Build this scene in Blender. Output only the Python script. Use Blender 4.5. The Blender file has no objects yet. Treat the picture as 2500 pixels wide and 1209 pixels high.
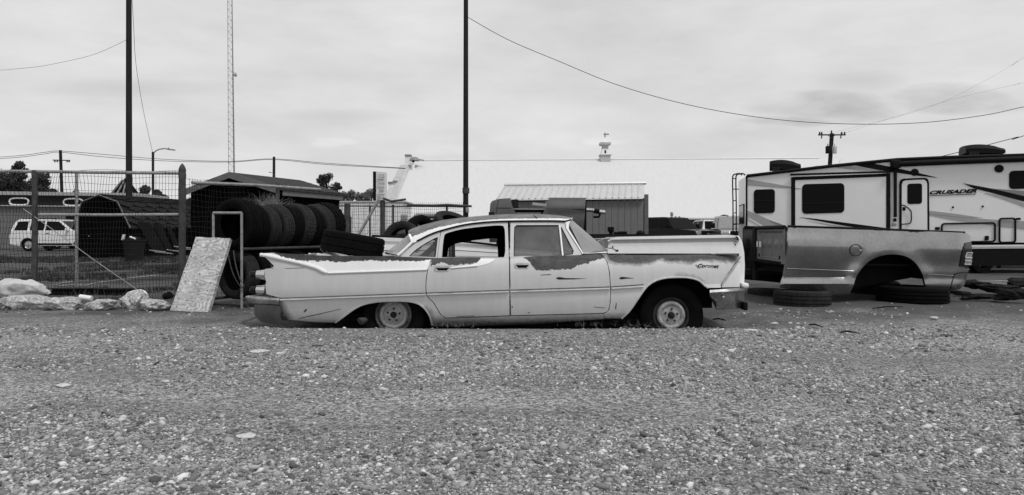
import bpy, bmesh, math, random
import numpy as np
from mathutils import Vector, Matrix, Quaternion
from mathutils.geometry import delaunay_2d_cdt

random.seed(7); rng = np.random.default_rng(7)
R = math.radians
SC = bpy.context.scene
COL = SC.collection

# ------------------------------------------------------------------ camera
F, CX, HY, CH = 1706.0, 1250.0, 568.0, 1.02      # focal length in photo pixels, centre, horizon row, eye height
cam = bpy.data.objects.new('camera', bpy.data.cameras.new('camera'))
COL.objects.link(cam)
cam.location = (0, 0, CH); cam.rotation_euler = (R(90), 0, 0)
cam.data.sensor_width = 36; cam.data.lens = F / 2500 * 36
cam.data.shift_y = -(604.5 - HY) / 2500
cam.data.clip_start = 0.1; cam.data.clip_end = 3000
SC.camera = cam

# ------------------------------------------------------------------ sky and sun (bright overcast, black-and-white film)
SUN_EL, SUN_AZ = 60.0, 140.0        # azimuth clockwise from +Y: behind the camera, to the right
world = bpy.data.worlds.new('World'); SC.world = world; world.use_nodes = True
nt = world.node_tree; nt.nodes.clear()
def wn(t, **k):
    n = nt.nodes.new(t)
    for a, b in k.items(): setattr(n, a, b)
    return n
def wmath(op, a, b=None, clamp=False):
    n = wn('ShaderNodeMath', operation=op); n.use_clamp = clamp
    for i, v in enumerate((a, b)):
        if v is None: continue
        if isinstance(v, (int, float)): n.inputs[i].default_value = v
        else: nt.links.new(v, n.inputs[i])
    return n.outputs[0]
sky = wn('ShaderNodeTexSky', sky_type='NISHITA'); sky.sun_disc = False
sky.sun_elevation = R(SUN_EL); sky.sun_rotation = R(SUN_AZ); sky.air_density = 1.0; sky.dust_density = 3.0
bw = wn('ShaderNodeRGBToBW'); nt.links.new(sky.outputs[0], bw.inputs[0])
tc = wn('ShaderNodeTexCoord'); sep = wn('ShaderNodeSeparateXYZ'); nt.links.new(tc.outputs['Generated'], sep.inputs[0])
dx, dy_, dz = sep.outputs
yy = wmath('MAXIMUM', wmath('ABSOLUTE', dy_), 0.15)
u_ = wmath('DIVIDE', dx, yy); v_ = wmath('DIVIDE', dz, yy)
def wnoise(sx, sy, sz, scale, detail=5, rough=.55):
    mp = wn('ShaderNodeMapping'); mp.inputs['Scale'].default_value = (sx, sy, sz)
    nt.links.new(tc.outputs['Generated'], mp.inputs[0])
    n = wn('ShaderNodeTexNoise'); n.inputs['Scale'].default_value = scale
    n.inputs['Detail'].default_value = detail; n.inputs['Roughness'].default_value = rough
    nt.links.new(mp.outputs[0], n.inputs['Vector']); return n.outputs['Fac']
n1 = wnoise(1, 1, 3.2, 3.0); n2 = wnoise(1, 1, 3.5, 9.0, 6)
def blob(cu, cv, ru, rv):
    a = wmath('POWER', wmath('DIVIDE', wmath('SUBTRACT', u_, cu), ru), 2)
    b = wmath('POWER', wmath('DIVIDE', wmath('SUBTRACT', v_, cv), rv), 2)
    return wmath('SUBTRACT', 1.0, wmath('ADD', a, b))
def PU(px): return (px - CX) / F
def PV(py): return (HY - py) / F
dark = None
for (px, py, rx, ry) in ((2030, 262, 175, 42), (2340, 245, 200, 36), (1930, 296, 120, 16), (2090, 195, 110, 34), (820, 285, 160, 20), (330, 215, 260, 26)):
    k = 0.35 if px in (820, 330, 2090) else 1.0
    b = wmath('MULTIPLY', wmath('MAXIMUM', wmath('ADD', blob(PU(px), PV(py), rx / F, ry / F), wmath('MULTIPLY', wmath('SUBTRACT', n2, 0.5), 4.2)), 0.0), k)
    dark = b if dark is None else wmath('MAXIMUM', dark, b)
dark = wmath('MINIMUM', dark, 1.0)
lit = None
for (px, py, rx, ry) in ((1925, 250, 60, 22), (1830, 312, 40, 14), (1090, 365, 80, 18), (815, 348, 50, 12), (955, 400, 40, 12), (1480, 346, 60, 10), (800, 398, 24, 9)):
    b = wmath('MAXIMUM', wmath('ADD', blob(PU(px), PV(py), rx / F, ry / F), wmath('MULTIPLY', wmath('SUBTRACT', n2, 0.5), 4.5)), 0.0)
    lit = b if lit is None else wmath('MAXIMUM', lit, b)
lit = wmath('MINIMUM', lit, 1.0)
cloud = wmath('ADD', 5.75, wmath('MULTIPLY', n1, 3.4))           # soft veil of cloud
cloud = wmath('ADD', cloud, wmath('MULTIPLY', wmath('SUBTRACT', n2, 0.5), 2.0))
cloud = wmath('SUBTRACT', cloud, wmath('MULTIPLY', dark, 1.9))
cloud = wmath('ADD', cloud, wmath('MULTIPLY', lit, 0.55))
mixv = wmath('ADD', wmath('MULTIPLY', cloud, 0.92), wmath('MULTIPLY', wmath('MINIMUM', bw.outputs[0], 9.0), 0.08))
comb = wn('ShaderNodeCombineColor')
for i in range(3): nt.links.new(mixv, comb.inputs[i])
bg = wn('ShaderNodeBackground'); bg.inputs['Strength'].default_value = 0.1
nt.links.new(comb.outputs[0], bg.inputs['Color'])
wo = wn('ShaderNodeOutputWorld'); nt.links.new(bg.outputs[0], wo.inputs['Surface'])

sun = bpy.data.objects.new('sun', bpy.data.lights.new('sun', 'SUN')); COL.objects.link(sun)
sun.data.energy = 1.75; sun.data.angle = R(11); sun.data.color = (1, 1, 1)
sd = Vector((math.sin(R(SUN_AZ)) * math.cos(R(SUN_EL)), math.cos(R(SUN_AZ)) * math.cos(R(SUN_EL)), math.sin(R(SUN_EL))))
sun.rotation_euler = sd.to_track_quat('Z', 'Y').to_euler()
sun.location = (0, 0, 30)
vs = SC.view_settings
vs.view_transform = 'Standard'; vs.look = 'None'; vs.exposure = 0.0; vs.gamma = 1.0; vs.use_curve_mapping = False

# ------------------------------------------------------------------ helpers
def W(px, py, Y):
    return Vector(((px - CX) / F * Y, Y, CH - (py - HY) / F * Y))

MATS = {}
def nodes_of(name):
    m = bpy.data.materials.new(name); m.use_nodes = True
    t = m.node_tree; t.nodes.clear()
    out = t.nodes.new('ShaderNodeOutputMaterial'); b = t.nodes.new('ShaderNodeBsdfPrincipled')
    t.links.new(b.outputs[0], out.inputs[0]); MATS[name] = m
    return m, t, b
def mm(t, op, a, b=None, clamp=False):
    n = t.nodes.new('ShaderNodeMath'); n.operation = op; n.use_clamp = clamp
    for i, v in enumerate((a, b)):
        if v is None: continue
        if isinstance(v, (int, float)): n.inputs[i].default_value = v
        else: t.links.new(v, n.inputs[i])
    return n.outputs[0]
def tnoise(t, scale, detail=4, rough=.55, vec=None, dist=0):
    n = t.nodes.new('ShaderNodeTexNoise'); n.inputs['Scale'].default_value = scale
    n.inputs['Detail'].default_value = detail; n.inputs['Roughness'].default_value = rough
    n.inputs['Distortion'].default_value = dist
    if vec is None:
        c = t.nodes.new('ShaderNodeTexCoord'); vec = c.outputs['Object']
    t.links.new(vec, n.inputs['Vector']); return n.outputs['Fac']
def scaled(t, sx, sy, sz):
    c = t.nodes.new('ShaderNodeTexCoord'); m = t.nodes.new('ShaderNodeMapping')
    m.inputs['Scale'].default_value = (sx, sy, sz); t.links.new(c.outputs['Object'], m.inputs[0]); return m.outputs[0]
def grey(t, val, sock):
    c = t.nodes.new('ShaderNodeCombineColor')
    for i in range(3): t.links.new(val, c.inputs[i])
    t.links.new(c.outputs[0], sock)
def bump(t, b, val, strength, dist=.01):
    n = t.nodes.new('ShaderNodeBump'); n.inputs['Strength'].default_value = strength; n.inputs['Distance'].default_value = dist
    t.links.new(val, n.inputs['Height']); t.links.new(n.outputs[0], b.inputs['Normal'])
def lerp(t, f, a, b):
    n = t.nodes.new('ShaderNodeMix'); n.data_type = 'FLOAT'
    for s, v in ((n.inputs[0], f), (n.inputs[2], a), (n.inputs[3], b)):
        if isinstance(v, (int, float)): s.default_value = v
        else: t.links.new(v, s)
    return n.outputs[0]
def ramp01(t, v, lo, hi):
    n = t.nodes.new('ShaderNodeMapRange'); n.inputs[1].default_value = lo; n.inputs[2].default_value = hi
    t.links.new(v, n.inputs[0]); return n.outputs[0]

def M(name, v, rough=.65, metal=0.0, var=.18, scale=6, fine=.1, fscale=60, bmp=0, bscale=40, coat=0, spec=.5, stretch=None):
    """plain weathered grey: large-scale and fine variation of the base value, optional relief"""
    m, t, b = nodes_of(name)
    vec = scaled(t, *stretch) if stretch else None
    a = tnoise(t, scale, 4, .6, vec); f = tnoise(t, fscale, 3, .6, vec)
    x = mm(t, 'ADD', mm(t, 'MULTIPLY', mm(t, 'SUBTRACT', a, .5), 2 * var * 2), mm(t, 'MULTIPLY', mm(t, 'SUBTRACT', f, .5), 2 * fine * 2))
    x = mm(t, 'MAXIMUM', mm(t, 'MULTIPLY', mm(t, 'ADD', x, 1.0), v), 0.002)
    grey(t, x, b.inputs['Base Color'])
    b.inputs['Roughness'].default_value = rough; b.inputs['Metallic'].default_value = metal
    b.inputs['Coat Weight'].default_value = coat; b.inputs['Coat Roughness'].default_value = .12
    b.inputs['Specular IOR Level'].default_value = spec
    if bmp: bump(t, b, tnoise(t, bscale, 5, .65, vec), bmp)
    return m

M('rubber', .005, .85, var=.35, scale=9, fine=.3, fscale=40, bmp=.3, bscale=60, spec=.06)
M('rubber_grey', .026, .9, var=.35, scale=9, fine=.3, fscale=40, bmp=.3, bscale=60, spec=.1)
M('black', .008, .7, var=.2, spec=.08)
M('black_gloss', .008, .12, var=.1)
M('dark_steel', .02, .7, .1, spec=.15, var=.4, scale=10, bmp=.2)
M('pipe', .27, .6, .1, var=.3, scale=12, fine=.3, bmp=.2)
M('pipe_dark', .06, .7, .1, spec=.2, var=.4, scale=12, fine=.3, bmp=.2)
M('wire', .02, .7, .1, spec=.1)
M('chrome', .62, .22, 1.0, var=.12, scale=14, fine=.1)
M('chrome_dull', .4, .38, 1.0, var=.35, scale=9, fine=.3, fscale=45, bmp=.1)
M('white_paint', .78, .45, var=.05, scale=5, fine=.04, coat=.2)
M('white_wall', .8, .7, var=.05, scale=2, fine=.05, fscale=20)
M('white_roof', .6, .8, var=.05, scale=1.5, fine=.03, stretch=(4, .6, .6), fscale=12)
M('grey_paint', .3, .22, .9, var=.12, scale=4, fine=.12, fscale=30, coat=.2)
M('silver_paint', .42, .35, .2, var=.1, coat=.4)
M('dark_paint', .012, .3, 0, var=.2, spec=.15)
M('glass_dark', .006, .08, var=.1, spec=.06)
M('rv_white', .74, .32, var=.03, scale=3, fine=.03, coat=.3)
M('rv_grey', .2, .35, var=.06)
M('rv_midgrey', .33, .35, var=.06)
M('rv_black', .008, .5, var=.2, spec=.08)
M('wood_dark', .007, .9, var=.3, scale=7, bmp=.4, stretch=(1, 1, .12), spec=.05)
M('wood_black', .004, .95, var=.3, scale=7, bmp=.4, spec=.0)
M('wood_pole', .026, .9, spec=.08, var=.35, scale=9, fine=.35, stretch=(1, 1, .05), fscale=40, bmp=.4)
M('wood_grey', .25, .85, var=.3, scale=14, fine=.3, stretch=(1, .08, 1), bmp=.5)
M('timber_old', .022, .95, var=.6, scale=8, fine=.5, bmp=1.0, spec=.05)
M('trim_grey', .14, .8, var=.25, scale=9)
M('shingle_dark', .055, .9, spec=.1, var=.3, scale=9, fine=.45, fscale=22, bmp=.5)
M('shingle', .026, .9, spec=.05, var=.3, scale=9, fine=.4, bmp=.5)
M('metal_roof', .55, .42, .15, var=.08, scale=3, fine=.05, bmp=.05)
M('metal_wall', .17, .8, .0, spec=.2, var=.1, scale=4, fine=.12)
M('concrete', .38, .95, var=.35, scale=11, fine=.7, fscale=42, bmp=1.0, bscale=16, spec=.05)
M('boulder', .55, .9, var=.15, scale=4, fine=.2, bmp=.5)
M('stone_light', .5, .9, var=.2, scale=30, fine=.2, bmp=.3)
M('stone_dark', .05, .9, var=.2, scale=30, fine=.2, bmp=.3)
M('plastic_bin', .02, .7, spec=.1, var=.25)
M('bark', .03, .95, spec=.05, var=.35, scale=6, bmp=.6)
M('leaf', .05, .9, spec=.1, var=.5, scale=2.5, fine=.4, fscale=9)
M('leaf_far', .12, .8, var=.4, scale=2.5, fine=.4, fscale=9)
M('straw', .22, .9, var=.3, scale=20)
M('seat_cloth', .05, .9, var=.3, scale=10)
M('sign_white', .7, .5, var=.03)
M('sign_grey', .22, .6, var=.1)
M('lens_dark', .012, .2, var=.3, spec=.15)
M('lamp_clear', .5, .1, .5, var=.2)
M('headliner', .004, .95, var=.3, spec=0)
M('bed_inner', .2, .5, .2, var=.25, scale=7, fine=.1, bmp=.1)

# old glass: part clear, part grey film (dust on door panes, painted sky sheen on screens), with a gloss
def dust_sheen_glass(name, dust_sheen, tone=.32):
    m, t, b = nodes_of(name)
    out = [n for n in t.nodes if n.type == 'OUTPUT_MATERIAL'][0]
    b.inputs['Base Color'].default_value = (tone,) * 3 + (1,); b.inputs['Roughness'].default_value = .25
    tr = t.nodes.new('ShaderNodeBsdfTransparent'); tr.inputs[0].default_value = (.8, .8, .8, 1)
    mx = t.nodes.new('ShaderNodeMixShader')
    f = mm(t, 'ADD', mm(t, 'MULTIPLY', mm(t, 'SUBTRACT', tnoise(t, 3, 3, .55), .5), .45), dust_sheen, True)
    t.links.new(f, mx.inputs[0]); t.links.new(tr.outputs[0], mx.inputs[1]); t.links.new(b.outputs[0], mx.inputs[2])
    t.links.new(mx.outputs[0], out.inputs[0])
dust_sheen_glass('glass_dusty', .24, .3); dust_sheen_glass('glass_screen', .68, .34); dust_sheen_glass('glass_clear', .25, .15)  # heavy grey on the screens stands in for reflected sky

# flaking car paint: 'tone' sets a paler value below the side strip, 'wear' (pixels inside a worn patch) bares dark metal, the last mask adds splashed dirt and paints shade along the sill
def carpaint(name, upper, lower, bare=.052, soft=1.0):
    m, t, b = nodes_of(name)
    def at(n):
        a = t.nodes.new('ShaderNodeAttribute'); a.attribute_name = n; return a.outputs['Fac']
    nA = tnoise(t, 26, 6, .7); nB = tnoise(t, 3, 4, .6); nC = tnoise(t, 70, 4, .7); nD = tnoise(t, 8, 5, .7)
    tone = ramp01(t, at('tone'), -1, 1)
    base = lerp(t, tone, upper, lower)
    base = mm(t, 'MULTIPLY', base, mm(t, 'ADD', .93, mm(t, 'MULTIPLY', nB, .14)))
    base = mm(t, 'MULTIPLY', base, mm(t, 'ADD', .9, mm(t, 'MULTIPLY', tnoise(t, 7, 4, .6, scaled(t, 2.2, 1, .22)), .2)))
    base = mm(t, 'MULTIPLY', base, mm(t, 'ADD', .96, mm(t, 'MULTIPLY', nC, .08)))
    wear = mm(t, 'ADD', at('wear'), mm(t, 'ADD', mm(t, 'MULTIPLY', mm(t, 'SUBTRACT', nA, .5), 16), mm(t, 'MULTIPLY', mm(t, 'SUBTRACT', nD, .5), 9)))
    wm = ramp01(t, wear, -.6 * soft, .9 * soft)
    metal = mm(t, 'MULTIPLY', mm(t, 'ADD', .3, mm(t, 'ADD', mm(t, 'MULTIPLY', ramp01(t, nC, .35, .65), .6), mm(t, 'MULTIPLY', ramp01(t, nD, .3, .7), 1.1))), bare)
    col = lerp(t, wm, base, metal)
    gm = ramp01(t, mm(t, 'ADD', mm(t, 'ADD', at('grime_shade'), 4.0), mm(t, 'MULTIPLY', mm(t, 'SUBTRACT', nA, .5), 16)), -8, 12)
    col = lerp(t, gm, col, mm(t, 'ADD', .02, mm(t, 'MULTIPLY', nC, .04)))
    pit = ramp01(t, tnoise(t, 120, 2, .5), .72, .78)
    col = lerp(t, mm(t, 'MULTIPLY', pit, .25), col, .06)
    grey(t, col, b.inputs['Base Color'])
    grey_r = lerp(t, wm, .5, .85); t.links.new(grey_r, b.inputs['Roughness'])
    b.inputs['Coat Weight'].default_value = .05; b.inputs['Coat Roughness'].default_value = .3
    bump(t, b, mm(t, 'ADD', mm(t, 'MULTIPLY', nB, 3.0), lerp(t, wm, .5, mm(t, 'MULTIPLY', nC, .5))), .35, .003)
carpaint('car_body', .5, .67); carpaint('car_white', .8, .8, .04); carpaint('car_roof', .75, .75, .13); carpaint('car_front', .51, .68, .05); carpaint('car_hood', .46, .46); carpaint('car_fender', .51, .68, .055, 7.0)

# plywood with grain
def plywood():
    m, t, b = nodes_of('plywood')
    c = t.nodes.new('ShaderNodeTexCoord'); mp = t.nodes.new('ShaderNodeMapping'); mp.inputs['Scale'].default_value = (1.0, 1.0, 4.2)
    t.links.new(c.outputs['Object'], mp.inputs[0])
    n = tnoise(t, 1.7, 2, .35, mp.outputs[0], .6)
    rings = mm(t, 'FRACT', mm(t, 'MULTIPLY', n, 19.0))
    rings = mm(t, 'ABSOLUTE', mm(t, 'SUBTRACT', rings, .5))
    st = tnoise(t, 30, 5, .7); lg = tnoise(t, 4, 3, .6)
    v = mm(t, 'ADD', .3, mm(t, 'MULTIPLY', rings, .6))
    v = mm(t, 'MULTIPLY', v, mm(t, 'ADD', .15, mm(t, 'MULTIPLY', st, 1.6))); v = mm(t, 'MULTIPLY', v, mm(t, 'ADD', .6, mm(t, 'MULTIPLY', lg, .8)))
    grey(t, v, b.inputs['Base Color']); b.inputs['Roughness'].default_value = .9
    bump(t, b, st, .4, .004)
plywood()

# ground: gravel, packed dirt and thin grass
def ground_mat():
    m, t, b = nodes_of('gravel_ground')
    c = t.nodes.new('ShaderNodeTexCoord'); o = c.outputs['Object']
    def vor(s, feat='F1'):
        n = t.nodes.new('ShaderNodeTexVoronoi'); n.inputs['Scale'].default_value = s; n.feature = feat
        t.links.new(o, n.inputs['Vector']); return n
    v1, v2, v3 = vor(52), vor(110), vor(24)
    def cellval(v):
        s = t.nodes.new('ShaderNodeSeparateColor'); t.links.new(v.outputs['Color'], s.inputs[0]); return s.outputs[0]
    g = mm(t, 'ADD', mm(t, 'MULTIPLY', cellval(v1), .5), mm(t, 'MULTIPLY', cellval(v2), .5))
    g = mm(t, 'MULTIPLY', mm(t, 'POWER', g, 1.4), .66)
    g = mm(t, 'ADD', g, .035)
    shade = mm(t, 'SUBTRACT', 1.15, mm(t, 'MULTIPLY', v1.outputs['Distance'], .55))
    g = mm(t, 'MULTIPLY', g, shade)
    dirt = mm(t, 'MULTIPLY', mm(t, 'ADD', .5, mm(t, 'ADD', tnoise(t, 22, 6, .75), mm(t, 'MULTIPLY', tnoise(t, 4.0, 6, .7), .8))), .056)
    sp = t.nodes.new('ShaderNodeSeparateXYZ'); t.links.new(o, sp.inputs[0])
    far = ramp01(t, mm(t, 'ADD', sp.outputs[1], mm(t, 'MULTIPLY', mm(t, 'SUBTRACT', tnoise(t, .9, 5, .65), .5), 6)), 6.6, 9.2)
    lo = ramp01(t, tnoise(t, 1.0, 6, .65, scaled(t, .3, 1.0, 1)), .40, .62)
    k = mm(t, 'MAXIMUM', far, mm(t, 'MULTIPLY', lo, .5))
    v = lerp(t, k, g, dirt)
    gr = ramp01(t, tnoise(t, .55, 5, .65), .48, .62)
    yard = mm(t, 'MULTIPLY', gr, ramp01(t, sp.outputs[1], 11, 14))
    v = lerp(t, yard, v, mm(t, 'MULTIPLY', mm(t, 'ADD', .4, tnoise(t, 14, 6, .75)), .035))
    grey(t, v, b.inputs['Base Color']); b.inputs['Roughness'].default_value = .95; b.inputs['Specular IOR Level'].default_value = .2
    h = mm(t, 'SUBTRACT', mm(t, 'MULTIPLY', tnoise(t, 40, 6, .7), .5), mm(t, 'ADD', mm(t, 'MULTIPLY', v1.outputs['Distance'], .6), mm(t, 'MULTIPLY', v2.outputs['Distance'], .3)))
    bump(t, b, h, .8, .012)
ground_mat()
def pebble_mat():
    m, t, b = nodes_of('pebble')
    a = t.nodes.new('ShaderNodeAttribute'); a.attribute_name = 'tone'
    v = mm(t, 'MULTIPLY', a.outputs['Fac'], mm(t, 'ADD', .75, mm(t, 'MULTIPLY', tnoise(t, 160, 3, .6), .5)))
    grey(t, v, b.inputs['Base Color']); b.inputs['Roughness'].default_value = .9; b.inputs['Specular IOR Level'].default_value = .25
pebble_mat()

# ---- object plumbing
WL = {}
def link(o, parent=None, wl=None):
    COL.objects.link(o)
    if parent is not None:
        o.parent = parent; o.location = (0, 0, 0); WL[o.name] = WL[parent.name]
    else:
        WL[o.name] = Vector(wl) if wl is not None else Vector((0, 0, 0)); o.location = WL[o.name]
    return o
def tag(o, label, cat, group=None, kind=None):
    if label: o['label'] = label
    if cat: o['category'] = cat
    if group: o['group'] = group
    if kind: o['kind'] = kind
    return o
def thing(name, label, cat, loc, group=None):
    o = bpy.data.objects.new(name, None); o.empty_display_size = .2
    link(o, None, loc); return tag(o, label, cat, group)

class MB:
    def __init__(s): s.v = []; s.f = []; s.sm = []; s.attrs = {}
    def add(s, vs, fs, smooth=False):
        n = len(s.v); s.v += [Vector(p) for p in vs]; s.f += [tuple(i + n for i in q) for q in fs]; s.sm += [smooth] * len(fs); return s
    def box(s, c, d, rot=None, bev=0):
        hx, hy, hz = d[0] / 2, d[1] / 2, d[2] / 2
        c = Vector(c)
        if bev > 0:
            b = min(bev, hx * .9, hy * .9, hz * .9); pts = []
            bm = bmesh.new(); bmesh.ops.create_cube(bm, size=1.0)
            for v in bm.verts: v.co = Vector((v.co.x * d[0], v.co.y * d[1], v.co.z * d[2]))
            bmesh.ops.bevel(bm, geom=bm.edges[:], offset=b, segments=2, affect='EDGES', profile=.5)
            bm.verts.index_update()
            vs = [v.co.copy() for v in bm.verts]; fs = [[v.index for v in f.verts] for f in bm.faces]; bm.free()
            if rot: vs = [rot @ v for v in vs]
            return s.add([v + c for v in vs], fs, True)
        vs = [Vector((x, y, z)) for x in (-hx, hx) for y in (-hy, hy) for z in (-hz, hz)]
        if rot: vs = [rot @ v for v in vs]
        return s.add([v + c for v in vs], [(0, 1, 3, 2), (4, 6, 7, 5), (0, 4, 5, 1), (2, 3, 7, 6), (0, 2, 6, 4), (1, 5, 7, 3)])
    def bounds(s, x0, x1, y0, y1, z0, z1, bev=0):
        return s.box(((x0 + x1) / 2, (y0 + y1) / 2, (z0 + z1) / 2), (abs(x1 - x0), abs(y1 - y0), abs(z1 - z0)), None, bev)
    def tube(s, pts, r, n=8, caps=True):
        pts = [Vector(p) for p in pts]; rings = []
        rr = r if isinstance(r, (list, tuple)) else [r] * len(pts)
        up = None
        for i, p in enumerate(pts):
            d = (pts[min(i + 1, len(pts) - 1)] - pts[max(i - 1, 0)])
            if d.length < 1e-9: d = Vector((0, 0, 1))
            d.normalize()
            if up is None:
                up = Vector((0, 0, 1)) if abs(d.z) < .9 else Vector((0, 1, 0))
            a = d.cross(up).normalized(); b = d.cross(a).normalized(); up = b * -1 if b.dot(up) < 0 else b
            a = d.cross(up).normalized(); b = d.cross(a).normalized()
            rings.append([p + (a * math.cos(2 * math.pi * k / n) + b * math.sin(2 * math.pi * k / n)) * rr[i] for k in range(n)])
        vs = [q for g in rings for q in g]; fs = []
        for i in range(len(rings) - 1):
            for k in range(n):
                fs.append((i * n + k, i * n + (k + 1) % n, (i + 1) * n + (k + 1) % n, (i + 1) * n + k))
        if caps:
            fs.append(tuple(range(n - 1, -1, -1))); fs.append(tuple(range((len(rings) - 1) * n, len(rings) * n)))
        return s.add(vs, fs, n > 5)
    def lathe(s, prof, c, axis=(0, 0, 1), n=32, close=False):
        ax = Vector(axis).normalized(); q = Vector((0, 0, 1)).rotation_difference(ax); c = Vector(c); vs = []; fs = []
        m = len(prof)
        for k in range(n):
            a = 2 * math.pi * k / n
            for (r, h) in prof: vs.append(c + q @ Vector((r * math.cos(a), r * math.sin(a), h)))
        for k in range(n):
            for j in range(m - 1 if not close else m):
                j2 = (j + 1) % m; k2 = (k + 1) % n
                fs.append((k * m + j, k2 * m + j, k2 * m + j2, k * m + j2))
        return s.add(vs, fs, True)
    def prism(s, poly, d):
        """poly: list of 3D points (planar outline), d: extrusion vector"""
        poly = [Vector(p) for p in poly]; d = Vector(d); n = len(poly)
        vs = poly + [p + d for p in poly]
        fs = [tuple(range(n)), tuple(range(2 * n - 1, n - 1, -1))] + [(i, i + n, (i + 1) % n + n, (i + 1) % n) for i in range(n)]
        return s.add(vs, fs)
    def grid(s, rows, smooth=True):
        n = len(rows[0]); vs = [p for r in rows for p in r]; fs = []
        for i in range(len(rows) - 1):
            for j in range(n - 1): fs.append((i * n + j, i * n + j + 1, (i + 1) * n + j + 1, (i + 1) * n + j))
        return s.add(vs, fs, smooth)
    def build(s, name, mat, parent=None, label=None, cat=None, group=None, kind=None, sharp=35):
        me = bpy.data.meshes.new(name)
        if parent is not None: wl = WL[parent.name]
        else:
            xs = [v.x for v in s.v]; ys = [v.y for v in s.v]; zs = [v.z for v in s.v]
            wl = Vector(((min(xs) + max(xs)) / 2, (min(ys) + max(ys)) / 2, min(zs)))
        me.from_pydata([tuple(v - wl) for v in s.v], [], s.f)
        me.polygons.foreach_set('use_smooth', s.sm)
        bm = bmesh.new(); bm.from_mesh(me); bmesh.ops.recalc_face_normals(bm, faces=bm.faces[:]); bm.to_mesh(me); bm.free()
        for an, vals in s.attrs.items():
            a = me.attributes.new(an, 'FLOAT', 'POINT'); a.data.foreach_set('value', vals)
        if any(s.sm): me.set_sharp_from_angle(angle=R(sharp))
        me.materials.append(MATS[mat]); me.update()
        o = bpy.data.objects.new(name, me); link(o, parent, None if parent is not None else wl)
        return tag(o, label, cat, group, kind)

def inpoly(x, y, poly):
    c = False; n = len(poly); j = n - 1
    for i in range(n):
        xi, yi = poly[i]; xj, yj = poly[j]
        if (yi > y) != (yj > y) and x < (xj - xi) * (y - yi) / (yj - yi) + xi: c = not c
        j = i
    return c
def sdpoly(x, y, poly):
    d = 1e9; n = len(poly)
    for i in range(n):
        ax, ay = poly[i]; bx, by = poly[(i + 1) % n]
        ex, ey = bx - ax, by - ay; L = ex * ex + ey * ey or 1e-9
        t = max(0, min(1, ((x - ax) * ex + (y - ay) * ey) / L))
        d = min(d, math.hypot(x - ax - t * ex, y - ay - t * ey))
    return d if inpoly(x, y, poly) else -d
def interp(tab, x):
    if x <= tab[0][0]: return tab[0][1]
    for (a, va), (b, vb) in zip(tab, tab[1:]):
        if x <= b: return va + (vb - va) * (x - a) / (b - a)
    return tab[-1][1]
def sinterp(tab, x):
    """smooth (Catmull-Rom) interpolation"""
    n = len(tab)
    if x <= tab[0][0]: return tab[0][1]
    if x >= tab[-1][0]: return tab[-1][1]
    for i in range(n - 1):
        if x <= tab[i + 1][0]:
            x0, y0 = tab[i]; x1, y1 = tab[i + 1]; h = x1 - x0; t = (x - x0) / h
            m0 = (y1 - tab[i - 1][1]) / (x1 - tab[i - 1][0]) if i > 0 else (y1 - y0) / h
            m1 = (tab[i + 2][1] - y0) / (tab[i + 2][0] - x0) if i < n - 2 else (y1 - y0) / h
            return (2*t**3-3*t*t+1)*y0 + (t**3-2*t*t+t)*h*m0 + (-2*t**3+3*t*t)*y1 + (t**3-t*t)*h*m1
def densify(poly, step):
    out = []
    for i in range(len(poly)):
        a = Vector(poly[i]); b = Vector(poly[(i + 1) % len(poly)]); n = max(1, int((b - a).length / step))
        for k in range(n): out.append(tuple(a + (b - a) * k / n))
    return out
def smooth_path(pts, k=4, closed=False):
    out = []; n = len(pts)
    rngi = range(n if closed else n - 1)
    for i in rngi:
        g = lambda j: Vector(pts[j % n]) if closed else Vector(pts[max(0, min(n - 1, j))])
        p0, p1, p2, p3 = g(i - 1), g(i), g(i + 1), g(i + 2)
        for q in range(k):
            t = q / k
            out.append(tuple(.5 * ((2 * p1) + (p2 - p0) * t + (2 * p0 - 5 * p1 + 4 * p2 - p3) * t * t + (3 * p1 - p0 - 3 * p2 + p3) * t ** 3)))
    if not closed: out.append(tuple(pts[-1]))
    return out

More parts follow.
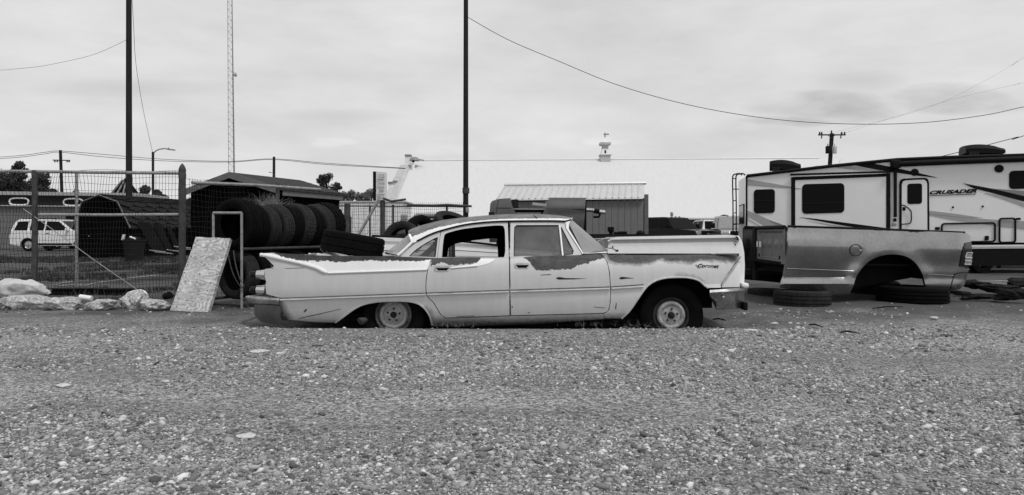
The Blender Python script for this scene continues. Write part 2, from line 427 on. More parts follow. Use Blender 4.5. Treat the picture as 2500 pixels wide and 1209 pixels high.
def panel(name, mat, parent, outline, pos, th=.02, holes=(), step=8, attrs=None, mirror=None, **kw):
    """sheet-metal panel: outline (photo px) meshed finely, pos(px,py)->world point; th = depth of its returned edge"""
    loops = [densify(outline, step)] + [densify(h, step) for h in holes]
    pts = []; edges = []
    for lp in loops:
        n0 = len(pts); pts += [Vector(p) for p in lp]
        edges += [(n0 + i, n0 + (i + 1) % len(lp)) for i in range(len(lp))]
    xs = [p[0] for p in outline]; ys = [p[1] for p in outline]
    y = min(ys) + step * .5
    while y < max(ys):
        x = min(xs) + step * .5
        while x < max(xs):
            if sdpoly(x, y, outline) > step * .45 and all(sdpoly(x, y, h) < -step * .45 for h in holes): pts.append(Vector((x, y)))
            x += step
        y += step
    vo, eo, fo = delaunay_2d_cdt(pts, edges, [], 0, 1e-4)[:3]
    fs = []
    for f in fo:
        cx = sum(vo[i].x for i in f) / 3; cy = sum(vo[i].y for i in f) / 3
        if inpoly(cx, cy, outline) and not any(inpoly(cx, cy, h) for h in holes): fs.append(tuple(f))
    front = [pos(v.x, v.y) for v in vo]
    if mirror is not None:
        front = [Vector((p.x, 2 * mirror - p.y, p.z - .03 * 2 * (mirror - p.y))) for p in front]; bk = -th
    else: bk = th
    mb = MB(); mb.add(front, fs, True)
    cnt = {}
    for f in fs:
        for i in range(3):
            e = (f[i], f[(i + 1) % 3]); cnt[tuple(sorted(e))] = cnt.get(tuple(sorted(e)), 0) + 1
    n = len(front)
    back = [p + Vector((0, bk, 0)) for p in front]
    bf = [tuple(reversed([i + n for i in f])) for f in fs]
    sf = []
    for f in fs:
        for i in range(3):
            a, b = f[i], f[(i + 1) % 3]
            if cnt[tuple(sorted((a, b)))] == 1: sf.append((b, a, a + n, b + n))
    mb.v += back; mb.f += bf + sf; mb.sm += [True] * len(bf) + [False] * len(sf)
    if attrs:
        for an, fn in attrs.items():
            vals = [fn(v.x, v.y) for v in vo]; mb.attrs[an] = vals + vals
    return mb.build(name, mat, parent, **kw)

def text_verts(s, shear=0.0, bold=0.0):
    c = bpy.data.curves.new('t', 'FONT'); c.body = s; c.size = 1; c.shear = shear; c.offset = bold; c.resolution_u = 3
    o = bpy.data.objects.new('t', c); COL.objects.link(o)
    dg = bpy.context.evaluated_depsgraph_get(); me = bpy.data.meshes.new_from_object(o.evaluated_get(dg))
    vs = [v.co.copy() for v in me.vertices]; fs = [tuple(p.vertices) for p in me.polygons]
    bpy.data.objects.remove(o); bpy.data.curves.remove(c); bpy.data.meshes.remove(me)
    x0 = min(v.x for v in vs); x1 = max(v.x for v in vs); y0 = min(v.y for v in vs); y1 = max(v.y for v in vs)
    return [((v.x - x0) / (x1 - x0), (v.y - y0) / (y1 - y0)) for v in vs], fs
def text_on(name, s, mat, parent, tl, tr, br, bl, shear=0.0, bold=0.0, th=(0, .004, 0)):
    uv, fs = text_verts(s, shear, bold); tl, tr, br, bl = map(Vector, (tl, tr, br, bl)); vs = []
    for u, v in uv: vs.append((bl * (1 - u) + br * u) * (1 - v) + (tl * (1 - u) + tr * u) * v)
    mb = MB(); n = len(vs); th = Vector(th); mb.add(vs + [p + th for p in vs], fs + [tuple(i + n for i in reversed(f)) for f in fs])
    return mb.build(name, mat, parent)

# value noise for terrain and stones
_perm = rng.random((64, 64))
def vnoise(x, y):
    x = np.asarray(x, float); y = np.asarray(y, float)
    xi = np.floor(x).astype(int); yi = np.floor(y).astype(int); fx = x - xi; fy = y - yi
    fx = fx * fx * (3 - 2 * fx); fy = fy * fy * (3 - 2 * fy)
    g = lambda a, b: _perm[a % 64, b % 64]
    return (g(xi, yi) * (1 - fx) + g(xi + 1, yi) * fx) * (1 - fy) + (g(xi, yi + 1) * (1 - fx) + g(xi + 1, yi + 1) * fx) * fy
def sstep(a, b, x):
    t = np.clip((np.asarray(x, float) - a) / (b - a), 0, 1); return t * t * (3 - 2 * t)
def gh(x, y):
    h = (vnoise(x * 1.1 + 9, y * 1.1) - .5) * .03 + (vnoise(x * 3.1, y * 3.1 + 5) - .5) * .014 + (vnoise(x * 9, y * 9) - .5) * .006
    h = h * (1 - sstep(14, 30, y))
    dip = sstep(-3.1, -2.6, x) * (1 - sstep(2.5, 3.2, x)) * sstep(7.35, 7.75, y) * (1 - sstep(9.2, 9.8, y))
    rim = sstep(-3.3, -2.7, x) * (1 - sstep(2.3, 3.0, x)) * sstep(6.6, 7.2, y) * (1 - sstep(7.3, 7.6, y))
    return h * (1 - .6 * rim) - .09 * dip + .012 * rim

# ================================================================== ground
def make_ground():
    xs = np.concatenate([-np.geomspace(9, 900, 24)[::-1], np.linspace(-8.9, 8.9, 240), np.geomspace(9, 900, 24)])
    ys = np.concatenate([[-400, -60, -10, -2], np.linspace(0, 12, 190), np.geomspace(12.1, 1500, 46)])
    X, Y = np.meshgrid(xs, ys); Z = gh(X, Y)
    me = bpy.data.meshes.new('ground'); nx, ny = len(xs), len(ys)
    co = np.stack([X, Y, Z], -1).reshape(-1, 3)
    I = np.arange(nx * ny).reshape(ny, nx)
    q = np.stack([I[:-1, :-1], I[:-1, 1:], I[1:, 1:], I[1:, :-1]], -1).reshape(-1, 4)
    me.vertices.add(len(co)); me.vertices.foreach_set('co', co.ravel())
    me.loops.add(q.size); me.loops.foreach_set('vertex_index', q.ravel())
    me.polygons.add(len(q)); me.polygons.foreach_set('loop_start', np.arange(0, q.size, 4)); me.polygons.foreach_set('loop_total', np.full(len(q), 4))
    me.polygons.foreach_set('use_smooth', np.ones(len(q), bool)); me.update(calc_edges=True); me.validate()
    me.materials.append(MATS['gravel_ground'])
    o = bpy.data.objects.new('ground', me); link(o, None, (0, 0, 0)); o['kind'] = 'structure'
make_ground()

def make_pebbles():
    bm = bmesh.new(); bmesh.ops.create_icosphere(bm, subdivisions=1, radius=1.0)
    bv = np.array([v.co[:] for v in bm.verts]); bf = np.array([[v.index for v in f.verts] for f in bm.faces]); bm.free()
    shapes = [bv * (1 + (rng.random((12, 1)) - .5) * .55) for _ in range(14)]
    def batch(n, pya, pyb, k):
        py = rng.uniform(pya, pyb, n); Y = F * CH / (py - HY) + rng.uniform(-.05, .05, n); px = rng.uniform(-60, 2560, n); X = (px - CX) / F * Y
        return X, Y
    X1, Y1 = batch(128000, 803, 1230, 1); X2, Y2 = batch(11000, 742, 803, 1)
    X = np.concatenate([X1, X2]); Y = np.concatenate([Y1, Y2])
    under = (X > -2.95) & (X < 2.6) & (Y > 7.55) & (Y < 9.6)
    # denser, coarser drifts of stone and finer worn tracks
    drift = vnoise(X * .3 + 3, Y * 1.25 + 8) * .5 + vnoise(X * .9, Y * 2.4) * .3 + vnoise(X * 3, Y * 4.5) * .2
    keep = (~under) & (rng.random(len(X)) < np.clip((drift - .3) * 3.0, .07, 1))
    far_side = (Y > 7.6) & (rng.random(len(X)) < .55)
    keep &= ~far_side
    X, Y = X[keep], Y[keep]; n = len(X)
    med = np.maximum(.0051, Y / 950.0)
    s = np.clip(med * (.72 + .6 * drift[keep]) * np.exp(rng.normal(0, .5, n)), .003, .03)
    z = gh(X, Y); rot = rng.uniform(0, 2 * np.pi, n)
    sc = np.stack([s * rng.uniform(.8, 1.5, n), s * rng.uniform(.7, 1.1, n), s * rng.uniform(.35, .75, n)], -1)
    sh = rng.integers(0, len(shapes), n); B = np.array(shapes)[sh]                       # n,12,3
    V = B * sc[:, None, :]
    tx = rng.normal(0, .25, n)[:, None]; V[:, :, 2] += V[:, :, 0] * tx
    c, si = np.cos(rot)[:, None], np.sin(rot)[:, None]
    x = V[:, :, 0] * c - V[:, :, 1] * si; y = V[:, :, 0] * si + V[:, :, 1] * c
    V = np.stack([x + X[:, None], y + Y[:, None], V[:, :, 2] + (z + sc[:, 2] * .25)[:, None]], -1).reshape(-1, 3)
    Fc = (bf[None] + (np.arange(n) * 12)[:, None, None]).reshape(-1, 3)
    tone = np.clip(np.exp(rng.normal(math.log(.245), .52, n)), .04, .66); tone = np.repeat(tone, 12)
    me = bpy.data.meshes.new('gravel')
    me.vertices.add(len(V)); me.vertices.foreach_set('co', V.ravel())
    me.loops.add(Fc.size); me.loops.foreach_set('vertex_index', Fc.ravel())
    me.polygons.add(len(Fc)); me.polygons.foreach_set('loop_start', np.arange(0, Fc.size, 3)); me.polygons.foreach_set('loop_total', np.full(len(Fc), 3))
    me.polygons.foreach_set('use_smooth', np.ones(len(Fc), bool))
    me.update(calc_edges=True)
    a = me.attributes.new('tone', 'FLOAT', 'POINT'); a.data.foreach_set('value', tone)
    me.materials.append(MATS['pebble'])
    o = bpy.data.objects.new('gravel', me); link(o, None, (0, 0, 0))
    tag(o, 'loose grey pebbles and gravel spread over the yard', 'gravel', None, 'stuff')
make_pebbles()

def stone_mesh(mb, c, d, rough=.25, sub=3, seed=0, boxy=0, smooth=True):
    bm = bmesh.new(); bmesh.ops.create_icosphere(bm, subdivisions=sub, radius=1.0); r = random.Random(seed)
    offs = [(r.uniform(-9, 9), r.uniform(-9, 9)) for _ in range(3)]
    planes = [(Vector((r.uniform(-1, 1), r.uniform(-1, 1), r.uniform(-.8, 1))).normalized(), r.uniform(.55, .85)) for _ in range(9)]
    vs = []
    for v in bm.verts:
        p = v.co.copy()
        if boxy: p = p.lerp(p / max(abs(p.x), abs(p.y), abs(p.z)), boxy)
        for nrm, dd in ([(a_, b_ * 1.25) for a_, b_ in planes] if boxy else planes):
            k = p.dot(nrm)
            if k > dd: p -= nrm * (k - dd) * .92
        nz = sum(float(vnoise(p.x * 2.3 * 2 ** i + offs[i][0] + p.z * 1.7, p.y * 2.3 * 2 ** i + offs[i][1] - p.z)) - .5 for i in range(3)) / 2
        p *= 1 + rough * nz * 1.6
        vs.append(Vector((p.x * d[0] / 2, p.y * d[1] / 2, p.z * d[2] / 2)) + Vector(c))
    fs = [[v.index for v in f.verts] for f in bm.faces]; bm.free()
    return mb.add(vs, fs, smooth)

# ================================================================== tyres
TY = {}
def tyre_mesh(key, Ro, ri, w, style, mat='rubber', n=60):
    prof = []
    hw = w / 2; tw = hw * .82
    out = [(ri, -hw * .72), (ri + .012, -hw * .82), ((ri + Ro) * .5, -hw), (Ro - .035, -hw * .97), (Ro - .012, -tw * 1.03)]
    grooves = {'rib': [-.62, -.22, .22, .62], 'block': [-.5, 0, .5], 'mud': [-.45, .45]}[style]
    xs = [-tw]
    for g in grooves: xs += [g * tw - .008, g * tw - .004, g * tw + .004, g * tw + .008]
    xs.append(tw); tread = []
    for i, x in enumerate(xs):
        d = -.011 if (i > 0 and i < len(xs) - 1 and (i - 1) % 4 in (1, 2)) else 0
        tread.append((Ro + d - .008 * (x / tw) ** 2, x))
    side2 = [(r, -h) for r, h in reversed(out)]
    inner = [(ri + .006, hw * .62), ((ri + Ro) * .5, hw * .88), (Ro - .03, hw * .7), (Ro - .03, -hw * .7), ((ri + Ro) * .5, -hw * .88), (ri + .006, -hw * .62)]
    prof = out + tread + side2 + inner
    nt0, nt1 = len(out), len(out) + len(tread); m = len(prof); vs = []; fs = []
    per = {'rib': 0, 'block': 2, 'mud': 3}[style]
    for k in range(n):
        a = 2 * math.pi * k / n
        for j, (r, h) in enumerate(prof):
            rr = r; aa = a
            if nt0 - 1 <= j <= nt1 and style != 'rib':
                if (k + (0 if h < 0 else 1)) % per == 0: rr -= .010 if style == 'mud' else .007
                aa += .04 * math.sin(h / hw * 3)
            elif nt0 - 1 <= j <= nt1 and k % 2 and abs(h) > tw * .65: rr -= .004
            vs.append((rr * math.cos(aa), rr * math.sin(aa), h))
    for k in range(n):
        for j in range(m):
            j2, k2 = (j + 1) % m, (k + 1) % n
            fs.append((k * m + j, k2 * m + j, k2 * m + j2, k * m + j2))
    me = bpy.data.meshes.new('tyre'); me.from_pydata(vs, [], fs)
    me.polygons.foreach_set('use_smooth', [True] * len(fs))
    bm = bmesh.new(); bm.from_mesh(me); bmesh.ops.recalc_face_normals(bm, faces=bm.faces[:]); bm.to_mesh(me); bm.free()
    me.set_sharp_from_angle(angle=R(30)); me.materials.append(MATS[mat]); TY[key] = (me, Ro, ri, w)
tyre_mesh('rib', .335, .20, .215, 'rib'); tyre_mesh('block', .335, .205, .22, 'block', 'rubber_grey', 72); tyre_mesh('mud', .36, .205, .25, 'mud', 'rubber', 72)
tyre_mesh('worn', .33, .205, .205, 'rib', 'rubber_grey')
def tyre(key, c, axis, label, group=None, spin=0.0, scale=1.0):
    me = TY[key][0]; o = bpy.data.objects.new('tyre', me); link(o, None, c)
    q = Vector((0, 0, 1)).rotation_difference(Vector(axis).normalized()) @ Quaternion((0, 0, 1), spin)
    o.rotation_mode = 'QUATERNION'; o.rotation_quaternion = q; o.scale = (scale,) * 3
    return tag(o, label, 'tyre', group)

# ================================================================== the old sedan
Y0 = 7.5; YC = 8.52
def MIR(p): return Vector((p.x, 2 * YC - p.y, p.z - .03 * 2 * (YC - p.y)))     # far side: the car has settled a little that way
car = thing('old_sedan', 'pale finned 1950s four-door sedan with flaking paint, sunk into the gravel', 'car', (-.15, YC, 0))
def q3(x, y): return (580 + x / 3.664, 500 + y / 3.664)
def q4(x, y): return (940 + x / 3.664, 500 + y / 3.664)
def q5(x, y): return (1440 + x / 4.169, 540 + y / 4.169)
SIDE = [(617, .27), (621, .18), (627, .12), (635, .075), (648, .045), (665, .02), (690, .004), (712, 0), (730, .008), (750, .03), (770, .062), (785, .11), (800, .2)]
FINS = [(615, .075), (640, .05), (660, .03), (690, .008), (712, 0), (730, .008), (750, .03), (770, .062), (785, .11), (800, .2)]
def side_y(px, py):
    k = float(sstep(960, 1075, px)); d = interp(FINS, py) * (1 - k) + sinterp(SIDE, py) * k
    end = .16 * max(0, (700 - px) / 100) ** 2 + .22 * max(0, (px - 1700) / 110) ** 2.2      # plan-view taper at both ends
    return Y0 + d + end
def cpos(px, py): return W(px, py, side_y(px, py))
STRIP = [(600, 734), (682, 731.5), (1041, 718.5), (1242, 711.5), (1490, 703.5), (1572, 698), (1900, 690)]
tone = lambda x, y: y - interp(STRIP, x)
PATCH = [
 [(655, 610), (1056, 612), (1054, 630), (1042, 635), (1000, 639), (950, 637), (900, 636.5), (860, 639), (830, 640), (790, 637), (740, 637), (700, 631), (672, 622)],
 [(1051, 612), (1176, 612), (1174, 632), (1166, 640), (1150, 645), (1104, 648), (1075, 640), (1060, 650), (1052, 654)],
 [(1276, 630), (1292, 624), (1400, 605), (1475, 605), (1478, 629), (1448, 638), (1428, 646), (1405, 650), (1392, 658), (1350, 659), (1318, 662), (1300, 656), (1294, 640)],
 [(1480, 634), (1476, 605), (1812, 600), (1806, 634), (1795, 642), (1745, 639), (1702, 639), (1690, 646), (1660, 642), (1630, 642), (1612, 634), (1592, 643), (1560, 648), (1505, 645), (1487, 641)],
]
def wear(x, y): return max(-40, max(sdpoly(x, y, p) for p in PATCH))
GR = [[(683, 735), (690, 745), (698, 760), (712, 785), (712, 800), (680, 800)], [(700, 786), (830, 790), (830, 805), (700, 805)], [(1056, 784), (1246, 782), (1474, 775), (1530, 774), (1530, 805), (1056, 805)], [(1040, 755), (1048, 762), (1054, 778), (1056, 792), (1050, 792)], [(1655, 674), (1692, 680), (1712, 690), (1705, 692), (1680, 683)]]  # dirt splashes; the long sill strip is shade put into the colour
def grime_shade(x, y): return max(-40, max(sdpoly(x, y, p) for p in GR))
AT = {'tone': tone, 'wear': wear, 'grime_shade': grime_shade}
def both(name, mat, outline, **kw):
    o = panel(name, mat, car, outline, cpos, attrs=AT, **kw)
    panel(name, mat, car, outline, cpos, attrs=AT, mirror=YC, **{k: (v if k != 'step' else 18) for k, v in kw.items() if k != 'label'})
    return o
rear_arch = smooth_path([(819, 787.5), (839, 773), (864, 755), (886, 744), (916, 737.5), (948, 735.2), (989, 735.2), (1017, 740), (1033, 750), (1044, 763), (1051, 777), (1055, 793)], 3)
door_r = smooth_path([(1052, 631), (1046, 650), (1041, 680), (1040, 705), (1043.5, 723), (1057, 737), (1068, 754), (1076.5, 768), (1088, 776)], 3)
# rear quarter below the fin moulding
quarter = [(645, 626), (668, 648), (668, 651), (661, 655.5), (647.5, 657), (646, 675), (650, 688), (648, 697), (650, 718), (682, 727), (684, 775), (689, 782), (722, 782), (771, 787)] + rear_arch + [(1075, 792), (1086, 779)] + [(p[0] - 1.2, p[1] + .6) for p in door_r[::-1]][1:] + [(1044, 659), (800, 668), (797, 666), (787, 661.5), (771, 654), (733, 644), (675, 632)]
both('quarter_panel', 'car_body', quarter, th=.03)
fin = [(638, 622), (645, 618.5), (663, 618), (700, 620.5), (800, 625), (968, 627), (1052, 630), (1046.5, 650), (1044.3, 657), (800, 666), (789, 660), (771, 651.5), (733, 641.5), (675, 629.5), (645, 624)]
both('tail_fin', 'car_white', fin, th=.05, step=6, label='white tail fin with dark bare metal along its top')
rdoor = door_r + [(1244.8, 770.5), (1243.6, 632), (1200, 629), (1100, 629)]
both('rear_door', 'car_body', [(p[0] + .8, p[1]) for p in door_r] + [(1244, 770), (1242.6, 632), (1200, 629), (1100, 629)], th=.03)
fdoor = [(1244.4, 632), (1246.6, 770), (1470, 764.5)] + smooth_path([(1470, 764.5), (1479, 762), (1486, 755), (1490, 735), (1490.6, 707), (1487.5, 665), (1482, 640), (1471, 625), (1458, 620.5)], 3)[1:] + [(1410, 623), (1300, 626)]
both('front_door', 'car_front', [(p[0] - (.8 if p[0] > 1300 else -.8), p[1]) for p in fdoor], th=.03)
front_arch = smooth_path([(1518, 777.5), (1536, 760.7), (1553, 737), (1574, 706), (1589, 692), (1608, 682.7), (1632, 678), (1668, 677), (1692, 680), (1708.6, 686), (1720.6, 697), (1729, 703)], 3)
fend = [(1461, 619.5), (1473, 625), (1483.6, 640), (1489, 665), (1492, 707), (1491.4, 735), (1487.6, 756), (1480, 763.5), (1475, 766), (1475.5, 777.5)] + front_arch + [(1760, 702.5), (1760, 694), (1775, 672), (1795, 645), (1808, 626), (1785, 622.7), (1704, 620), (1598, 618), (1505, 616)]
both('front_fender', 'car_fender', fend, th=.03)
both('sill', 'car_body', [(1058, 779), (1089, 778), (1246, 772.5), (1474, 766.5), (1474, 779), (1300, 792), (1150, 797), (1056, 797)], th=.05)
# headlamp side scallop and nose
def npos(px, py): return W(px, py, side_y(px, py) + .035)
NOSE = [(1762, 701.8), (1762, 695), (1776, 675), (1794, 652), (1803, 640), (1808, 650), (1807, 672), (1806, 701)]
for mir in (None, YC):
    panel('nose_panel', 'car_body', car, NOSE, npos, th=.04, attrs={'tone': lambda x, y: 5, 'wear': lambda x, y: -40, 'grime_shade': lambda x, y: -40}, mirror=mir)
    sg = (lambda p: p) if mir is None else (lambda p: MIR(p))
    mb = MB(); mb.tube([sg(cpos(x, y) + Vector((0, -.012, 0))) for x, y in ((1808, 627), (1795, 645), (1778, 669), (1761, 694))], [.006, .014, .012, .006], 6); mb.build('headlamp_moulding', 'chrome_dull', car)
    # arch lips
    for arch, nm in ((rear_arch, 'wheel_arch_lip'), (front_arch, 'wheel_arch_lip')):
        mb = MB(); mb.tube([sg(cpos(x, y) + Vector((0, .004, 0))) for x, y in arch], .011, 6)
        o = mb.build(nm, 'car_body', car)
        for an, vl in (('tone', 5), ('wear', -40), ('grime_shade', -9)):
            a = o.data.attributes.new(an, 'FLOAT', 'POINT'); a.data.foreach_set('value', [vl] * len(o.data.vertices))
    # side strip, three lengths
    for x0, x1 in ((683, 1040), (1043, 1242), (1247, 1489), (1493, 1571)):
        rows = []
        for i in range(13):
            x = x0 + (x1 - x0) * i / 12; yc = interp(STRIP, x); row = []
            for dyp, off in ((-4.2, .002), (-3.4, -.004), (-2.4, -.005), (-1.9, -.008), (1.6, -.026), (2.4, -.026), (4.0, .004)): row.append(sg(cpos(x, yc + dyp) + Vector((0, off, 0))))
            rows.append(row)
        mb = MB(); mb.grid(rows); sm_ = mb.build('side_moulding', 'chrome', car, sharp=25)
        mb = MB(); mb.tube([r[1] + Vector((0, -.002, 0)) for r in rows], .0028, 5); mb.build('seam', 'black', sm_)
    # fin moulding
    path = smooth_path([(637, 622), (660, 626), (700, 635), (735, 643), (770, 653), (788, 661.5), (798, 666.5)], 4)
    mb = MB(); mb.tube([sg(cpos(x, y) + Vector((0, -.006, 0))) for x, y in path], [.02 if i < len(path) - 3 else .014 for i in range(len(path))], 8); mb.build('fin_moulding', 'white_paint', car)
    for a, b in (((800, 667), (1042, 658.5)), ((1102, 654.5), (1166, 649))):
        mb = MB(); n = 8
        pts = [sg(cpos(a[0] + (b[0] - a[0]) * i / n, a[1] + (b[1] - a[1]) * i / n) + Vector((0, -.004, 0))) for i in range(n + 1)]
        mb.tube(pts, .012, 6); mb.build('belt_moulding', 'white_paint', car)
# white flash on the rear door
def lift(d): return lambda x, y: cpos(x, y) + Vector((0, -d, 0))
panel('door_flash', 'white_paint', car, smooth_path([(1174, 632), (1203, 632), (1207, 634), (1204, 637.5)], 2) + smooth_path([(1194, 643), (1180, 647), (1166, 649.5), (1102, 655.5), (1102, 652.5), (1150, 646.5), (1166, 641)], 2), lift(.004), th=.006, step=5)
# door handles
for x0, x1, y0, y1 in ((1059, 1101, 647.5, 662), (1254.5, 1295.5, 640.5, 655.5)):
    mb = MB(); o = [(x0, y0 + 3), (x0 + 2, y0), (x1 - 2, y0), (x1, y0 + 3), (x1 - 6, y1 - 1), (x1 - 9, y1), (x0 + 8, y1), (x0 + 5, y1 - 2)]
    h = panel('door_handle', 'chrome', car, o, lift(.006), th=.01, step=4)
    mb = MB(); yc = y0 + 8.5
    mb.prism([cpos(x, y) + Vector((0, -.012, 0)) for x, y in ((x0 + 6, yc - 1), (x1 - 6, yc - 1), (x1 - 10, y1 - 2), (x0 + 10, y1 - 2))], (0, .004, 0)); mb.build('handle_recess', 'black', h)
    mb = MB(); mb.tube([cpos(x, y0 + 5) + Vector((0, -.028, 0)) for x in (x0 + 4, x0 + 12, (x0 + x1) / 2, x1 - 12, x1 - 4)], [.008, .013, .013, .013, .008], 8); mb.build('handle_bar', 'chrome', h)
mb = MB(); mb.tube([cpos(x, y) + Vector((0, -.001, 0)) for x, y in ((663, 655.3), (700, 655.6), (742, 654.2))], .0022, 4); mb.build('panel_seam', 'dark_steel', car)
# dents and scratches
def chip(poly):
    panel('paint_scratch', 'dark_steel', car, poly, lift(.0025), th=.002, step=6)
for pl in ([(1358, 678), (1366, 676.5), (1380, 679), (1431, 680), (1400, 682), (1364, 682.5), (1359, 681)], [(1512, 678.5), (1518, 676), (1528, 677), (1548, 679.5), (1528, 680.5), (1518, 682), (1513, 681)],
           [(741, 762), (746, 755), (749.5, 754), (748, 759), (743, 763)], [(1502, 754), (1504, 739), (1505.5, 741), (1504, 756)], [(1320, 671), (1345, 669.5), (1345, 671), (1320, 672)], [(730, 777), (780, 766), (832, 754), (832, 755), (780, 767.5), (732, 778)], [(1450, 749), (1478, 751.5), (1478, 752.3), (1450, 750)],
           [(1249, 748), (1252, 748), (1252, 751), (1249, 751)], [(1289, 762.5), (1293, 762.5), (1293, 764), (1289, 764.5)], [(1115, 772), (1160, 771), (1160, 772), (1115, 773)]): chip(pl)
# greenhouse
GH = [(539, .37), (630, .15)]
def gpos(px, py): return W(px, py, Y0 + interp(GH, py))
glass = lambda d: (lambda x, y: gpos(x, y) + Vector((0, d, 0)))
NOAT = {'tone': lambda x, y: -5, 'wear': lambda x, y: -40, 'grime_shade': lambda x, y: -40}
win_r = smooth_path([(1079, 628.5), (1081, 600), (1084, 578), (1088, 571), (1100, 566.5), (1131, 559), (1185, 552.5), (1222, 550.5), (1231, 556), (1233.2, 575), (1233.5, 615), (1230, 628.5)], 2)
rframe = [(1068, 630.5), (1073, 590), (1077, 564.5), (1100, 557.5), (1131, 551), (1185, 544), (1239.5, 541.5), (1242.5, 631.5)]
win_f = [(1254, 626.5), (1254.5, 580), (1255.5, 555), (1261, 549.7), (1364, 549.5), (1372, 556), (1401, 613), (1398.5, 621.5), (1374, 624)]
fframe = [(1246.3, 541.3), (1322, 540.7), (1379, 541), (1380.6, 557), (1404, 594), (1421, 619), (1418, 624), (1300, 628), (1245.5, 631.5)]
pil = [(968, 627), (979, 622), (1000, 606), (1022, 588), (1049, 574.5), (1075.5, 564.6), (1072, 590), (1067, 630)]
win_q = smooth_path([(999, 626), (1010, 614), (1035, 596), (1060, 582.5), (1069.5, 579)], 3) + [(1066, 605), (1063.5, 628)]
apil = [(1380, 541.5), (1398, 531.5), (1394, 539), (1389, 547), (1388.5, 559), (1405, 586), (1424.5, 618.5), (1422, 620), (1405.5, 594), (1382, 557.5)]
for mir in (None, YC):
    kw = dict(attrs=NOAT, mirror=mir, step=9)
    panel('door_frame', 'car_body', car, rframe, gpos, th=.035, holes=[win_r], **kw)
    panel('door_frame', 'car_body', car, fframe, gpos, th=.035, holes=[win_f], **kw)
    panel('rear_pillar', 'car_body', car, pil, gpos, th=.035, holes=[win_q], **kw)
    panel('windscreen_pillar', 'white_paint', car, apil, glass(-.012), th=.05, mirror=mir, step=9)
    panel('quarter_window', 'glass_clear', car, win_q, glass(.02), th=.004, mirror=mir, step=20)
    if mir is None: panel('door_window', 'glass_dusty', car, win_f, glass(.02), th=.004, step=20)
    else: panel('door_window', 'glass_clear', car, win_f, glass(.02), th=.004, step=20, mirror=mir)
    sg = (lambda p: p) if mir is None else (lambda p: MIR(p))
    mb = MB(); a, b = (1366, 550), (1374, 625); mb.tube([sg(glass(.002)(*a)), sg(glass(.002)(*b))], .011, 6); mb.build('vent_window_bar', 'white_paint', car)
    for lp in (win_f, win_r, win_q):
        mb = MB(); mb.tube([sg(glass(.012)(x, y)) for x, y in lp] , .008, 5); mb.build('window_seal', 'black', car)
# roof shell
RP = [((1010, 593), (998, 571)), ((1022, 587.5), (1012, 565)), ((1049, 574), (1038, 555)), ((1077, 564), (1078, 544.5)), ((1131, 550.3), (1131, 535.5)), ((1185, 543.5), (1185, 530)), ((1240, 541), (1240, 527)), ((1322, 540.2), (1310, 526.3)), ((1360, 540.5), (1352, 528)), ((1380, 541), (1378, 530.4)), ((1394, 537), (1399, 532.5))]
drip = smooth_path([a for a, b in RP], 4); sil = smooth_path([b for a, b in RP], 4)
rows = []; wr = []
for (dxp, dyp), (sx, sy) in zip(drip, sil):
    A = gpos(dxp, dyp); yn = A.y - .012; S = W(sx, sy, yn + .26); row = []
    half = YC - yn
    for k in range(25):
        t = k / 24; Yv = yn + 2 * half * t; e = abs(2 * t - 1); sfun = 1 - e ** 2.6; s0 = 1 - (1 - .26 / half) ** 2.6
        c = (S.z - A.z) / s0; xk = A.x + (S.x - A.x) * min(1.35, sfun / s0)
        row.append(Vector((xk, Yv, A.z + c * sfun)))
        d = min(Yv - yn, 2 * YC - yn - Yv)
        wr.append((d - interp([(-1.2, .13), (-.4, .085), (.2, .09), (.7, .15)], xk)) / .007)
    rows.append(row)
mb = MB(); mb.grid(rows)
mb.attrs = {'wear': wr, 'tone': [-5.0] * len(wr), 'grime_shade': [-40.0] * len(wr)}
mb.build('roof', 'car_roof', car, label='roof with bare dark metal above a ragged edge of white paint', sharp=60)
for mir in (0, 1):
    mb = MB(); mb.tube([(p if not mir else MIR(p)) for p in [gpos(x, y) + Vector((0, -.014, .004)) for x, y in drip[3:]]], .009, 5); mb.build('drip_rail', 'black', car)
mb = MB(); mb.tube([W(1303, 528, 8.1), W(1311, 534.5, 7.95)], .012, 5); mb.build('roof_gouge', 'black', car)
# headliner hanging inside, seats, steering wheel
mb = MB(); mb.grid([[Vector((p.x * .985, p.y, p.z - .035)) for p in r[3:22]] for r in rows[3:-3]]); mb.build('headliner', 'headliner', car)
hl = [(1060, 632), (1062, 545), (1090, 545), (1243, 535), (1243, 632), (1216, 632), (1214, 583), (1200, 582), (1150, 588), (1108, 596), (1095, 606), (1090, 632)]
panel('torn_lining', 'headliner', car, hl, lambda x, y: W(x, y, 8.85 + .03 * math.sin(x * .05)), th=.01, step=14)
for xa, xb, zt in ((-.95, -.72, .70), (-.05, .2, .72)):
    mb = MB(); mb.box(((xa + xb) / 2, YC, zt - .28), (.2, 1.45, .56), Matrix.Rotation(R(-14), 3, 'Y'), .06); mb.build('seat_back', 'seat_cloth', car)
mb = MB(); mb.box((-.5, YC, .28), (.6, 1.45, .2), None, .05); mb.box((.42, YC, .3), (.55, 1.45, .2), None, .05); mb.build('seat_bench', 'seat_cloth', car)
sc_ = Vector((.66, 8.95, .80)); ax = Vector((-.85, 0, .5)).normalized()
mb = MB(); qq = Vector((0, 0, 1)).rotation_difference(ax); ring = [sc_ + qq @ Vector((.2 * math.cos(a), .2 * math.sin(a), 0)) for a in [i * 2 * math.pi / 28 for i in range(29)]]
mb.tube(ring, .012, 6, False); mb.tube([sc_ + qq @ Vector((-.19, 0, 0)), sc_, sc_ + qq @ Vector((.19, 0, 0))], .01, 6); mb.tube([sc_, sc_ - ax * .45], .022, 6); mb.build('steering_wheel', 'black', car)
mb = MB(); mb.box((1.02, YC, .68), (.3, 1.5, .16), None, .05); mb.build('dashboard', 'black', car)
